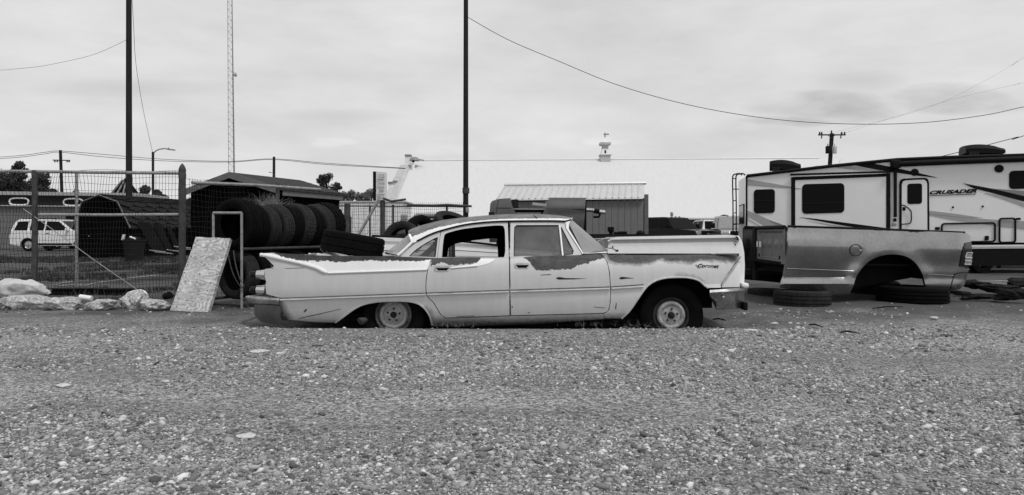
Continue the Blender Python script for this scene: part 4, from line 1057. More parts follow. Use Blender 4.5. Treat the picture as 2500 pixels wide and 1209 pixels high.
fe2 = thing('wire_fence', 'wire fence section with a long sagging pipe rail in front of the dark shed', 'fence', (-4.2, 11.2, 0))
def fq(px, py): return W(px, py, 10.4 + (px - 445) / 340 * 2.6)
mb = MB(); mb.tube([fq(469, 446), fq(620, 452), fq(782, 463)], .026, 8); mb.build('top_rail', 'pipe', fe2)
mb = MB(); p = fq(678, 455); mb.tube([(p.x, p.y, -.05), (p.x, p.y, p.z + .05)], .035, 8); mb.build('fence_post', 'pipe_dark', fe2)
mb = MB()
for i in range(20):
    px = 452 + i * 8.0 if i < 4 else 452 + i * 8; mb.tube([fq(px + 3 * math.sin(j2 + i), 434 + i * .9 + (735 - 434) * j2 / 9) for j2 in range(10)], .0028, 3, False)
for j2 in range(22): mb.tube([fq(450 + i * 17, 436 + j2 * 13 + i * 1.1 + 2 * math.sin(i + j2)) for i in range(10)], .0028, 3, False)
mb.build('wire_mesh', 'wire', fe2, kind='stuff')

Y3 = 14.0
fe3 = thing('wire_fence', 'old wire fence with bent loose pipes in front of the white building', 'fence', (-2.2, Y3, 0))
def f3(px, py): return W(px, py, Y3)
def post3(px, top, r):
    mb = MB(); p = f3(px, top); mb.tube([(p.x, Y3, -.05), (p.x, Y3, p.z)], r, 8); mb.build('fence_post', 'pipe_dark', fe3)
for px, top, r in ((848, 497, .06), (903, 505, .018), (934, 489, .05), (960, 500, .02), (1091, 499, .022)): post3(px, top, r)
mb = MB(); mb.tube([f3(826, 503), f3(1130, 505)], .014, 6); mb.build('top_rail', 'pipe_dark', fe3)
mb = MB(); mb.tube([f3(926, 488) + Vector((0, -.06, 0)), f3(855, 612) + Vector((0, -.06, 0))], .03, 8); mb.build('brace', 'pipe', fe3)
for path in (((937, 485), (957, 492), (992, 487)), ((995, 501), (1060, 502), (1091, 500.5), (1152, 504))):
    mb = MB(); mb.tube([f3(*p) + Vector((0, -.05, 0)) for p in path], .022, 8); mb.build('loose_pipe', 'pipe_dark', fe3)
mb = MB()
for i in range(62): mb.tube([f3(826 + i * 5 + 1.0 * math.sin(j2 * 2 + i), 494 + (640 - 494) * j2 / 6) for j2 in range(7)], .003, 3, False)
for j2 in range(16): mb.tube([f3(824 + i * 26, 500 + j2 * 9 + 2.4 * math.sin(i * .8 + j2)) for i in range(13)], .003, 3, False)
mb.build('wire_mesh', 'wire', fe3, kind='stuff')

# dry vine and weeds
def twigs(name, label, base, n, h, spread, mat='straw', r=.003, cat='weeds'):
    mb = MB()
    for _ in range(n):
        p = Vector(base) + Vector((random.gauss(0, spread * .35), random.gauss(0, spread * .2), 0)); d = Vector((random.gauss(0, .5), random.gauss(0, .3), 1)).normalized(); pts = [p]
        for k in range(5):
            d = (d + Vector((random.gauss(0, .4), random.gauss(0, .3), random.gauss(-.05, .25)))).normalized(); pts.append(pts[-1] + d * h / 5 * random.uniform(.6, 1.2))
        mb.tube(pts, [r, r, r * .8, r * .7, r * .5, r * .3], 4, False)
    return mb.build(name, mat, None, label, cat)
p = fq(660, 497); twigs('dry_vine', 'dry tangled vine on the fence post before the dark shed', (p.x, p.y, p.z - .1), 170, .34, .4, r=.002)
p = f3(862, 600); twigs('dry_weeds', 'dry brush along the wire fence by the white building', (p.x + .1, p.y + .1, .3), 60, 1.2, .8, 'straw', .004)
for px, py, l, n, h in ((1115, 797, 'dead grass stems under the rear door of the old sedan', 20, .14), (1430, 800, 'dead grass under the front door of the old sedan', 14, .1), (660, 752, 'flattened dry grass at the foot of the tyre rack', 40, .12), (205, 722, 'dry weeds growing behind the concrete chunks', 26, .35), (1553, 800, 'thin grass stems behind the front wheel of the old sedan', 14, .12)):
    Y = 7.62 if 790 < py else (9.4 if px > 500 else 9.9)
    b = W(px, py, Y); twigs('dry_grass', l, (b.x, b.y, .0), n * 2, h * .75, .35 if h < .3 else .8, 'straw', .0014)

# ================================================================== concrete chunks
chk = [((-20, 112), (722, 757), 9.2, 'flat concrete slab chunk at the left edge below the boulder'), ((95, 184), (726, 755), 9.15, 'wedge of broken concrete second from the left'), ((185, 276), (730, 762), 9.05, 'long broken concrete chunk in the middle of the row'), ((268, 337), (713, 762), 9.15, 'tall broken concrete chunk with a peaked top'), ((333, 411), (731, 761), 9.05, 'concrete chunk beside the leaning plywood')]
for i, ((x0, x1), (y0, y1), Y, l) in enumerate(chk):
    w_ = (x1 - x0) * Y / F; h_ = (y1 - y0) * Y / F; c = W((x0 + x1) / 2, (y0 + y1) / 2, Y)
    mb = MB(); stone_mesh(mb, (c.x, Y + .12 + (.09, -.05, .05, .16, -.06)[i], c.z - .015), (w_ * (.95, .86, .9, .84, .86)[i], .34, h_ * (1.0, 1.12, 1.08, 1.12, 1.1)[i]), .26, 3, 60 + i, .7, False); mb.build('concrete_chunk', 'concrete', None, l, 'concrete', 'broken concrete lined up along the fence', sharp=30)
c = W(75, 701, 10.0); mb = MB(); stone_mesh(mb, (c.x - .12, 10.0, c.z - .03), (.82, .5, .34), .2, 4, 91); mb.build('boulder', 'boulder', None, 'large smooth pale boulder at the foot of the left fence post', 'boulder', sharp=60)
mb = MB(); a, b = W(128, 712, 10.75), W(346, 712, 10.75)
for dz_, th_, wd in ((.045, .012, .12), (-.045, .012, .12), (0, .09, .012)): mb.box(((a.x + b.x) / 2, 10.75, a.z + dz_), (b.x - a.x, wd, th_))
mb.build('steel_beam', 'black', None, 'dark steel beam lying behind the fence', 'beam')
for (xa, ya, xb, yb, l, mt) in ((130, 697, 175, 689, 'pale stick on the left end of the steel beam', 'wood_grey'), (140, 699, 200, 697, 'pale lath lying along the steel beam', 'wood_grey'), (205, 699, 250, 689, 'pale lath slanting off the steel beam', 'wood_grey'), (245, 690, 385, 672, 'thin pale rod lying in the fenced yard', 'pipe')):
    Y = 11.0; a, b = W(xa, ya, Y), W(xb, yb, Y + .4); mb = MB(); dd = (b - a); mb.tube([a, a + dd * .5 + Vector((0, 0, .01)), b], .016 if 'rod' not in l else .008, 5); mb.build('stick', mt, None, l, 'stick')
mb = MB(); a, b = W(195, 725, 9.4), W(224, 729, 9.4); mb.tube([a, b], .035, 12); mb.build('paper_cup', 'white_paint', None, 'crushed white cup lying behind the concrete chunks', 'cup')
mb = MB(); a, b = W(344, 716, 9.55), W(357, 724, 9.5); mb.tube([a, a.lerp(b, .4), b], [.05, .055, .035], 9); mb.build('plastic_jug', 'white_paint', None, 'white plastic jug behind the peaked concrete chunk', 'jug')
mb = MB(); stone_mesh(mb, W(410, 722, 9.6), (.16, .12, .12), .3, 2, 5); mb.build('rubble_block', 'black', None, 'black lump of rubble left of the leaning plywood', 'rubble')

# loose stones that stand out on the gravel
st = [(600, 1058, 52, 14, 'stone_light', 'largest pale flat stone on the near gravel left of the sedan centre'), (155, 940, 44, 9, 'stone_light', 'flat grey stone far left on the gravel'), (775, 842, 34, 5, 'stone_dark', 'thin dark stone in front of the sedan rear wheel'), (635, 856, 52, 8, 'stone_light', 'broad pale stone in front of the sedan rear bumper'), (885, 782, 26, 22, 'stone_dark', 'rock wedged before the rear wheel of the old sedan'), (1745, 1045, 18, 14, 'stone_dark', 'black stone on the near gravel right of centre'), (2280, 776, 20, 10, 'stone_light', 'pale stone in front of the pickup bed rear tyre'), (1890, 790, 24, 9, 'stone_light', 'stone between the sedan bumper and the pickup bed'), (1480, 873, 18, 8, 'stone_light', 'round pale stone in front of the front wheel'), (640, 1015, 16, 10, 'stone_dark', 'dark stone on the near gravel below the rear bumper'), (405, 931, 22, 9, 'stone_light', 'pale stone on the gravel left of the bumper'), (1527, 797, 20, 10, 'stone_dark', 'rounded stone under the sedan sill by the front wheel'), (1830, 808, 40, 4, 'stone_light', 'pale bone-like stick stone right of the front wheel'), (2310, 820, 34, 8, 'stone_dark', 'dark clod on the gravel at the far right'), (1985, 818, 28, 5, 'stone_dark', 'dark chip of wood on the gravel right of the sedan')]
for i, (px, py, wp, hp, mt, l) in enumerate(st):
    Y = F * CH / (py + hp / 2 - HY) if py > 795 else (7.58 if px < 1600 and py > 775 else F * CH / (py + hp / 2 - HY)); c = W(px, py, Y); w_ = wp * Y / F; h_ = max(hp * Y / F, .02)
    mb = MB(); stone_mesh(mb, (c.x, Y, float(gh(c.x, Y)) + h_ * .28 if py > 795 else c.z), (w_, w_ * .8, h_), .2, 2, 200 + i); mb.build('stone', mt, None, l, 'stone', sharp=70)
for i, (xa, ya, xb, yb, l) in enumerate(((1740, 784, 1772, 787, 'dark stick on the dirt just right of the front wheel'), (2130, 757, 2205, 753, 'dark stick on the dirt below the pickup bed tyres'), (1975, 797, 2010, 803, 'short dark stick on the dirt right of the sedan'), (2060, 800, 2110, 799, 'pale twig on the dirt below the pickup bed'), (2050, 816, 2100, 819, 'dark splinter on the gravel below the pickup bed'))):
    A_ = W(xa, ya, F * CH / (ya - HY)); B_ = W(xb, yb, F * CH / (yb - HY)); A_.z = B_.z = .02
    mb = MB(); mb.tube([A_, A_.lerp(B_, .5) + Vector((0, .03, .012)), B_], [.008, .01, .005], 5); mb.build('stick', 'straw' if 'pale' in l else 'timber_old', None, l, 'stick')

# thin grass in the fenced yard
def yard_grass():
    n = 5200; Y = rng.uniform(11.2, 30, n); px = rng.uniform(-40, 470, n); X = (px - CX) / F * Y
    keep = (vnoise(X * .7 + 2, Y * .45) * .6 + vnoise(X * 2.2, Y * 1.4) * .4) > .5; X, Y = X[keep], Y[keep]; vs = []; fs = []
    for x, y in zip(X, Y):
        z = float(gh(x, y))
        for _ in range(6):
            a = random.uniform(0, 6.28); h = random.uniform(.03, .10); w = random.uniform(.006, .012) * (1 + y / 25); bx, by = x + random.gauss(0, .06), y + random.gauss(0, .06)
            ca, sa = math.cos(a), math.sin(a); k = len(vs); ln = random.uniform(-.05, .05)
            vs += [(bx - ca * w, by - sa * w, z - .01), (bx + ca * w, by + sa * w, z - .01), (bx + sa * ln, by - ca * ln, z + h)]; fs.append((k, k + 1, k + 2))
    me = bpy.data.meshes.new('grass'); me.from_pydata(vs, [], fs); me.materials.append(MATS['grass_dry']); me.update()
    o = bpy.data.objects.new('grass', me); link(o, None, (0, 0, 0)); tag(o, 'thin dark grass growing in the fenced yard', 'grass', None, 'stuff')
M('grass_dry', .06, .95, var=.5, scale=1.5, fine=.4, fscale=8, spec=.05)
yard_grass()

# ================================================================== dark wooden shed behind the tyre rack
sh = thing('wooden_shed', 'dark wooden shed with a shallow shingled gable roof behind the tyre rack', 'shed', (-6.2, 18.4, 0))
N1 = Vector((-5.64, 17.0, 0)); sdv = Vector((.85, 2.4, 0)); fdv = Vector((-2.60, .92, 0))
ez, az = 2.06, 2.46
def sp(a, b, z): return N1 + fdv * a + sdv * b + Vector((0, 0, z))
mb = MB(); mb.prism([sp(0, 0, -.05), sp(1, 0, -.05), sp(1, 0, ez), sp(.5, 0, az - .03), sp(0, 0, ez)], sdv); mb.build('wall', 'wood_black', sh)
for a0 in (-.04, 1.04):
    mb = MB(); e = ez - .015
    pts = [sp(a0, -.06, e), sp(.5, -.06, az), sp(.5, 1.04, az), sp(a0, 1.04, e)]
    mb.prism(pts, (0, 0, .05)); rf = mb.build('roof_slope', 'shingle_dark', sh)
    mb = MB(); mb.prism([sp(a0, -.075, e - .1), sp(.5, -.075, az - .09), sp(.5, -.075, az + .06), sp(a0, -.075, e + .06)], sdv * .012); mb.build('barge_board', 'trim_grey', rf)
    # courses of shingles: one lapped row per course
    for j in range(7):
        t0, t1 = j / 7, (j + 1) / 7; q = lambda t: a0 + (.5 - a0) * t; zz_ = lambda t: e + (az - e) * t + .052
        for k in range(9):
            b0, b1 = -.06 + 1.1 * k / 9 + .004, -.06 + 1.1 * (k + 1) / 9 - .004; mb = MB()
            mb.prism([sp(q(t0), b0, zz_(t0) + .008), sp(q(t0), b1, zz_(t0) + .008), sp(q(t1), b1, zz_(t1)), sp(q(t1), b0, zz_(t1))], (0, 0, .007)); mb.build('shingle', 'shingle_dark', rf)
mb = MB(); mb.prism([sp(-.03, 0, ez - .14), sp(-.03, 1.02, ez - .14), sp(-.03, 1.02, ez - .02), sp(-.03, 0, ez - .02)], fdv * .008); mb.build('fascia', 'trim_grey', sh)
mb = MB(); mb.prism([sp(.3, -.005, 1.0), sp(.7, -.005, 1.0), sp(.7, -.005, 1.75), sp(.3, -.005, 1.75)], sdv * -.006); mb.build('door_panel', 'wood_black', sh)

# ================================================================== gambrel shed
gb = thing('gambrel_shed', 'black barn-shaped garden shed with a scalloped shingle roof inside the fence', 'shed', W(255, 630, 28) - Vector((0, 0, CH - 62 / F * 28)))
YG = 28.0
gp = [(187, 632), (184, 560), (208, 496), (249, 479), (295, 496), (326, 560), (325, 632)]
gw = [W(x, y, YG) for x, y in gp]; ddep = Vector((1.15, 5.5, 0))
mb = MB(); mb.prism(gw, ddep); mb.build('wall', 'wood_black', gb)
ov = Vector((-.03, -.15, 0))
for a, b in ((1, 2), (2, 3), (3, 4), (4, 5)):
    P, Q = gw[a] + ov + Vector((0, 0, .02)), gw[b] + ov + Vector((0, 0, .02)); dd = ddep + Vector((.06, .3, 0))
    mb = MB(); mb.prism([P, Q, Q + dd, P + dd], (0, 0, .05)); rs = mb.build('roof_slope', 'shingle', gb)
    mb = MB(); mb.tube([P + Vector((0, -.03, .02)), Q + Vector((0, -.03, .02))], .03, 6); mb.build('barge_board', 'trim_grey', rs)
    if a >= 3:
        n_r = 4 if a == 3 else 6; nrm = (Q - P).cross(dd).normalized(); nrm = nrm if nrm.z > 0 else -nrm
        for j in range(n_r):
            for k in range(8):
                u0 = (k + (.5 if j % 2 else 0)) / 8; u1 = u0 + 1 / 8 - .008
                if u0 > .99: continue
                u1 = min(u1, 1); v0, v1 = 1 - (j + 1) / n_r, 1 - j / n_r
                v0, v1 = j / n_r, (j + 1) / n_r
                g = lambda u, v, h: P.lerp(Q, v) + dd * u + nrm * (h + .055)
                mb = MB(); um = (u0 + u1) / 2; low = v1 if a == 4 or a == 3 else v0
                hi = v0
                pts = [g(u0, hi, .0), g(u1, hi, .0), g(u1, low - .05, .03), g(um, low + .03, .035), g(u0, low - .05, .03)]
                mb.prism(pts, nrm * .012); mb.build('shingle', 'shingle', rs)
mb = MB(); mb.lathe([(.02, .01), (.001, .015)], W(218, 577, YG) + Vector((0, -.02, 0)), (0, -1, 0), 8); mb.build('door_knob', 'chrome', gb)
# bin, leaning sheets
bn = thing('trash_bin', 'ribbed dark plastic trash bin overflowing beside the barn-shaped shed', 'bin', (W(328, 0, 24.6).x, 24.6, 0)); c = W(328, 637, 24.6); c.z = 0
hb = W(0, 585, 24.6).z; mb = MB(); mb.lathe([(.27, 0), (.34, hb - .06), (.36, hb - .05), (.36, hb), (.33, hb), (.26, .05), (.001, .04)], c, (0, 0, 1), 24); mb.build('body', 'plastic_bin', bn)
for k in range(14):
    a = math.pi + math.pi * k / 13; mb = MB(); mb.tube([c + Vector((.275 * math.cos(a), .275 * math.sin(a), .04)), c + Vector((.34 * math.cos(a), .34 * math.sin(a), hb - .08))], .012, 5); mb.build('rib', 'plastic_bin', bn)
mb = MB(); stone_mesh(mb, c + Vector((0, 0, hb + .02)), (.6, .6, .25), .5, 2, 3); mb.build('rubbish', 'black', bn)
mb = MB(); mb.box(c + Vector((.06, -.2, hb + .06)), (.22, .12, .03), Matrix.Rotation(.4, 3, 'Y')); mb.build('paper_scrap', 'white_paint', bn); mb = MB(); mb.box(c + Vector((-.33, -.1, hb + .08)), (.06, .1, .2), Matrix.Rotation(.2, 3, 'Y')); mb.build('paper_scrap', 'white_paint', bn)
for i, (x0, x1, x2, x3, l) in enumerate(((335, 365, 402, 372, 'wide dark sheet leaning on the barn-shaped shed'), (372, 392, 420, 408, 'narrow dark frame leaning beside the wide sheet'), (405, 415, 440, 430, 'dark ladder-like frame leaning nearest the corner post'))):
    Y = 26.3; t0, t1, b1, b0 = W(x0, 543 + i * 4, Y + .9), W(x1, 545 + i * 4, Y + .9), W(x2, 612, Y), W(x3, 612, Y)
    mb = MB(); mb.prism([t0, t1, b1, b0], (0, .05, .02)); o = mb.build('leaning_sheet', 'wood_dark', None, l, 'sheet')
for i, (px, py, w_) in enumerate(((385, 613, 40), (400, 617, 46), (425, 612, 36), (450, 604, 50), (465, 609, 40))):
    Y = 23.5; a = W(px - w_ / 2, py - 2, Y); b = W(px + w_ / 2, py + 3, Y); mb = MB(); mb.tube([a, b], .022, 5)
    mb.build('pale_lath', 'wood_grey', None, ['leftmost pale lath on the pile by the leaning sheets', 'lowest pale lath on the pile by the leaning sheets', 'pale lath just left of the corner post', 'upper pale lath just right of the corner post', 'lower pale lath just right of the corner post'][i], 'lath')

# ================================================================== long low building with oval windows
Y4 = 46.0
lb = thing('long_building', 'long low dark building with white oval windows behind the white vehicle', 'building', (W(150, 0, Y4).x, Y4 + 2, 0))
def w4(x, y, d=0): p = W(x, y, Y4); return p + Vector((0, d, 0))
mb = MB(); mb.prism([w4(-120, 475), w4(335, 480), w4(335, 505), w4(-120, 500)], (0, 4, 0)); mb.build('upper_wall', 'dark_steel', lb)
mb = MB(); mb.prism([w4(-120, 500, .05), w4(335, 505, .05), w4(335, 625, .05), w4(-120, 625, .05)], (0, 3.9, 0)); mb.build('lower_wall', 'metal_wall', lb)
mb = MB(); mb.prism([w4(-122, 466, -.2), w4(337, 472, -.2), w4(337, 479.8, -.2), w4(-122, 474.8, -.2)], (0, 4.4, 0)); mb.build('roof_fascia', 'trim_light', lb) if 'trim_light' in MATS else None
M('trim_light', .38, .7, var=.15); mb.build('roof_fascia', 'trim_light', lb)
mb = MB(); mb.prism([w4(-122, 499.5, -.15), w4(337, 504.5, -.15), w4(337, 507, -.15), w4(-122, 502, -.15)], (0, .2, 0)); mb.build('band', 'trim_light', lb)
for px in (-60, 48, 180, 290):
    py = 492.5 + (px - 50) * .011; ring = []
    for i in range(32):
        a = i * 2 * math.pi / 32; ca, sa = math.cos(a), math.sin(a); ring.append(w4(px + 23 * math.copysign(abs(ca) ** .6, ca), py + 8.5 * math.copysign(abs(sa) ** .7, sa), -.06))
    mb = MB(); mb.tube(ring + [ring[0]], .055, 6, False); wf = mb.build('window', 'white_wall', lb)
    mb = MB(); mb.prism([p + Vector((0, .03, 0)) for p in ring], (0, .03, 0)); mb.build('pane', 'glass_dark', wf)
mb = MB(); mb.prism([w4(160, 520, .03), w4(215, 520, .03), w4(215, 560, .03), w4(160, 560, .03)], (0, .02, 0)); mb.build('dark_opening', 'black', lb)
# A-frame top behind the pole
af = thing('a_frame_roof', 'steep roof peak of striped boards rising behind the tall left pole', 'roof', (W(295, 0, 52).x, 52, 0))
def w5(x, y): return W(x, y, 52)
mb = MB(); mb.prism([w5(262, 480), w5(296, 440), w5(306, 437), w5(338, 480)], (0, .3, 0)); mb.build('roof_face', 'wood_grey', af)
for i in range(6):
    x = 268 + i * 8; mb = MB(); mb.tube([w5(x, 479) + Vector((0, -.08, 0)), w5(300 + i * 2.2, 440 + i * 1.5) + Vector((0, -.08, 0))], .07, 5); mb.build('board', 'wood_dark' if i % 2 else 'trim_light', af)
mb = MB(); mb.tube([w5(306, 437), w5(340, 481)], .14, 6); mb.build('barge_board', 'wood_dark', af)

# ================================================================== white barn, white shed, steel shed
bn = thing('white_barn', 'huge white-roofed barn with stepped gable and cupola on its ridge', 'barn', (8, 60, 0))
def wb(x, y, Y): return W(x, y, Y)
EL, ER = wb(932, 532, 55), wb(2000, 532, 55); RL, RR = wb(1010, 393, 66), wb(2000, 387, 66)
mb = MB(); mb.prism([EL + Vector((0, 0, -.12)), ER + Vector((0, 0, -.12)), RR + Vector((2, 0, -.12)), RL + Vector((0, 0, -.12))], (0, 0, .12)); mb.build('roof_slope', 'white_roof', bn)
mb = MB(); mb.tube([RL + Vector((0, 0, .04)), RR + Vector((0, 0, .04))], .07, 6); mb.build('ridge_cap', 'sign_white', bn)
mb = MB(); mb.prism([EL + Vector((.3, .5, -2.25)), ER + Vector((0, .5, -2.25)), ER + Vector((0, .5, -.4)), EL + Vector((.3, .5, -.4))], (0, .2, 0)); mb.build('wall', 'white_wall', bn)
mb = MB(); mb.prism([EL + Vector((-.1, -.05, -.48)), ER + Vector((0, -.05, -.48)), ER + Vector((0, -.05, -.125)), EL + Vector((-.1, -.05, -.125))], (0, .1, 0)); mb.build('eave_board', 'dark_steel', bn)
# stepped gable parapet
gx = [wb(940, 520, 55.5), wb(962, 480, 58.5), wb(1006, 394, 66)]
mb = MB()
mb.prism([wb(948, 560, 56), wb(946, 493, 56), wb(990, 402, 64.5), wb(1003, 402, 65), wb(962, 500, 57), wb(950, 560, 56)], (-.5, .2, 0)); mb.build('gable_parapet', 'sign_grey2', bn) if 'sign_grey2' in MATS else None
M('sign_grey2', .45, .8, var=.15, scale=3); mb.build('gable_parapet', 'sign_grey2', bn)
for (x0, x1, y0, y1, Y) in ((989, 1002, 382, 415, 65), (960, 968, 446, 470, 60), (948, 958, 449, 495, 59)):
    mb = MB(); a, b = W(x0, y1, Y), W(x1, y0, Y); mb.bounds(a.x, b.x, Y, Y + .8, a.z, b.z); st_ = mb.build('parapet_pier', 'white_wall', bn)
    mb = MB(); mb.bounds(a.x - .03, b.x + .03, Y - .05, Y + .85, b.z, b.z + .18); mb.build('cap', 'sign_grey', st_)
mb = MB(); a, b = W(1005, 435, 64), W(1012, 398, 64); mb.tube([((a.x + b.x) / 2, 64, a.z), ((a.x + b.x) / 2, 64, b.z)], .14, 10); mb.build('vent_pipe', 'white_wall', bn)
mb = MB(); p = W(1012, 389, 64.5); mb.lathe([(.5, -.15), (.42, .05), (.2, .2), (.001, .22)], p, (0, 0, 1), 12); mb.tube([p + Vector((.3, 0, 0)), p + Vector((.9, 0, -.1))], .05, 6); mb.build('ridge_vent', 'sign_grey', bn)
mb = MB(); mb.lathe([(.13, 0), (.001, .02)], W(1009, 394, 63.8), (0, -1, 0), 10); mb.build('vent_mouth', 'black', bn)
cu = W(1477, 393, 66); s = 66 / F
def sq(mb, half0, half1, z0, z1):
    vs = [cu + Vector((sx * h, sy * h, z)) for h, z in ((half0, z0), (half1, z1)) for sx, sy in ((-1, -1), (1, -1), (1, 1), (-1, 1))]
    mb.add(vs, [(3, 2, 1, 0), (4, 5, 6, 7)] + [(i, (i + 1) % 4, (i + 1) % 4 + 4, i + 4) for i in range(4)])
mb = MB(); sq(mb, 12 * s, 12 * s, -.6, 12 * s); sq(mb, 14 * s, 14 * s, 12.2 * s, 14.5 * s); cpl = mb.build('cupola', 'sign_grey2', bn)
mb = MB(); sq(mb, 10.5 * s, 7.5 * s, 14.6 * s, 29 * s); mb.build('cupola_waist', 'white_wall', cpl)
mb = MB(); sq(mb, 7.4 * s, 7.4 * s, 29.1 * s, 38 * s); sq(mb, 8 * s, 13 * s, 37 * s, 38.6 * s); sq(mb, 13 * s, 13 * s, 38.7 * s, 44 * s); mb.build('cupola_head', 'sign_grey2', cpl)
mb = MB(); sq(mb, 6.5 * s, 1.2 * s, 44.1 * s, 56 * s); mb.build('cupola_spire', 'white_wall', cpl)
mb = MB(); mb.tube([cu + Vector((0, 0, 56 * s)), cu + Vector((0, 0, 70 * s))], .035, 5); mb.box(cu + Vector((.12, 0, 65 * s)), (.5, .03, .12)); mb.lathe([(.001, -.1), (.1, 0), (.001, .1)], cu + Vector((0, 0, 61 * s)), (0, 0, 1), 8); mb.build('weathervane', 'sign_grey', cpl)
for z in (19, 23):
    mb = MB(); mb.lathe([(.09, 0), (.001, .02)], cu + Vector((-.02, -10 * s, z * s)), (0, -1, 0), 8); mb.build('vent_hole', 'black', cpl)

ws = thing('white_trailer_shed', 'white walled shed standing behind the wire fence left of the barn', 'shed', (W(900, 0, 38).x, 38, 0))
mb = MB(); a, b = W(822, 494, 38), W(985, 494, 38); mb.bounds(a.x, b.x, 38, 41, 0, a.z); mb.build('wall', 'white_wall', ws)
mb = MB(); mb.bounds(a.x - .1, b.x + .1, 37.9, 41.1, a.z, a.z + .07); mb.build('roof', 'sign_grey2', ws)
text_on('lettering', 'OK', 'black', ws, *[W(x, y, 37.98) for x, y in ((834, 506), (843, 506), (843, 511.5), (834, 511.5))])
for k in range(12):
    x = a.x + (b.x - a.x) * k / 12; mb = MB(); mb.bounds(x, x + (b.x - a.x) / 12 - .03, 37.95, 37.99, .02, a.z - .06); mb.build('wall_panel', 'white_wall', ws)

ss = thing('steel_shed', 'grey steel-sided shed with a ribbed pale metal roof behind the sedan', 'shed', (W(1410, 0, 28).x, 28, 0))
YS = 27.0
def w6(x, y, Y=YS): return W(x, y, Y)
wl0, wl1 = w6(1213, 489), w6(1571, 485); rt0, rt1 = W(1234, 455, YS + 1.1), W(1574, 451, YS + 1.1)
M('eave_shadow_dark', .03, .9)
mb = MB(); mb.bounds(wl0.x, wl1.x, YS + .02, YS + 3.6, 0, wl0.z - .03); mb.build('wall', 'metal_wall', ss)
NP = 23
for k in range(NP):
    t0, t1 = k / NP, (k + 1) / NP
    mb = MB(); x0, x1 = wl0.x + (wl1.x - wl0.x) * t0 + .006, wl0.x + (wl1.x - wl0.x) * t1 - .006; zt2 = wl0.z + (wl1.z - wl0.z) * t0 - .06
    mb.bounds(x0, x1, YS - .02, YS + .019, .03, zt2); mb.build('wall_panel', 'metal_wall', ss)
    mb = MB(); a0, a1 = wl0.lerp(wl1, t0) + Vector((.01, -.18, 0)), wl0.lerp(wl1, t1) + Vector((-.01, -.18, 0)); b0, b1 = rt0.lerp(rt1, t0) + Vector((.01, 0, 0)), rt0.lerp(rt1, t1) + Vector((-.01, 0, 0))
    mb.prism([a0, a1, b1, b0], (0, 0, .02)); pn = mb.build('roof_panel', 'metal_roof', ss)
    mb = MB(); up = Vector((0, -.01, .025)); mb.tube([a0 + up + Vector((-.01, -.02, 0)), b0 + up + Vector((-.01, 0, 0))], .028, 5); mb.build('seam', 'metal_roof', pn)
mb = MB(); mb.tube([rt0 + Vector((-.05, 0, .06)), rt1 + Vector((.05, 0, .06))], .07, 6); mb.build('ridge_cap', 'metal_roof', ss)
mb = MB(); a0, a1 = wl0, wl1; mb.prism([a0 + Vector((0, -.02, -.07)), a1 + Vector((0, -.02, -.07)), a1 + Vector((0, -.02, -.012)), a0 + Vector((0, -.02, -.012))], (0, .03, 0)); mb.build('eave_shadow_strip', 'eave_shadow_dark', ss)  # dark strip painted in for the shadow under the eave
mb = MB(); a, b = w6(1572, 475, YS + .5), w6(1582, 585, YS + .5); mb.bounds(a.x, b.x, YS + .4, YS + .7, 0, a.z); mb.build('corner_board', 'trim_grey', ss)

# ================================================================== sign pylon
sg_ = thing('dealer_sign', 'tall white dealership pylon sign with four brand panels', 'sign', (W(926, 0, 50).x, 50, 0))
def w7(x, y, Y=50.0): return W(x, y, Y)
mb = MB(); mb.prism([w7(910.5, 418.5, 50.3), w7(918, 419, 49.97), w7(918, 490, 49.97), w7(910.5, 490, 50.3)], (0, .25, 0)); mb.build('side_face', 'black', sg_)
mb = MB(); mb.prism([w7(918.2, 419, 49.95), w7(943, 421, 49.9), w7(943, 490, 49.9), w7(918.2, 490, 49.95)], (0, .3, 0)); mb.build('face', 'sign_white', sg_)
mb = MB(); a = w7(920, 490); b = w7(940, 490); mb.bounds(a.x, b.x, 50.3, 50.5, 0, a.z); mb.build('pillar', 'sign_grey', sg_)
for y in (437.5, 455.5, 473.5):
    mb = MB(); mb.prism([w7(920, y, 49.88), w7(938, y + .6, 49.86), w7(938, y + 2, 49.86), w7(920, y + 1.4, 49.88)], (0, .02, 0)); mb.build('divider', 'sign_grey', sg_)
for s_, x0, x1, y0, y1 in (('CHRYSLER', 923, 938, 425.6, 428.4), ('DODGE', 922, 938.5, 445, 449.5), ('Jeep', 925, 936.5, 460, 470), ('RAM', 927, 938, 480.5, 485.5)):
    text_on('lettering', s_, 'sign_grey', sg_, *[w7(x, y, 49.87) for x, y in ((x0, y0), (x1, y0 + .4), (x1, y1 + .4), (x0, y1))], bold=.01)
mb = MB(); mb.tube([w7(x, y, 49.87) for x, y in ((924, 431), (929, 433.5), (931, 433), (933, 433.5), (938, 431.5))], .02, 5); mb.build('wing_emblem', 'sign_grey', sg_)
mb = MB(); lp = [w7(x, y, 49.87) for x, y in ((922.5, 479), (926, 478.5), (926, 484), (924, 486), (922.5, 484))]; mb.tube(lp + [lp[0]], .02, 5); mb.build('shield_emblem', 'sign_grey', sg_)

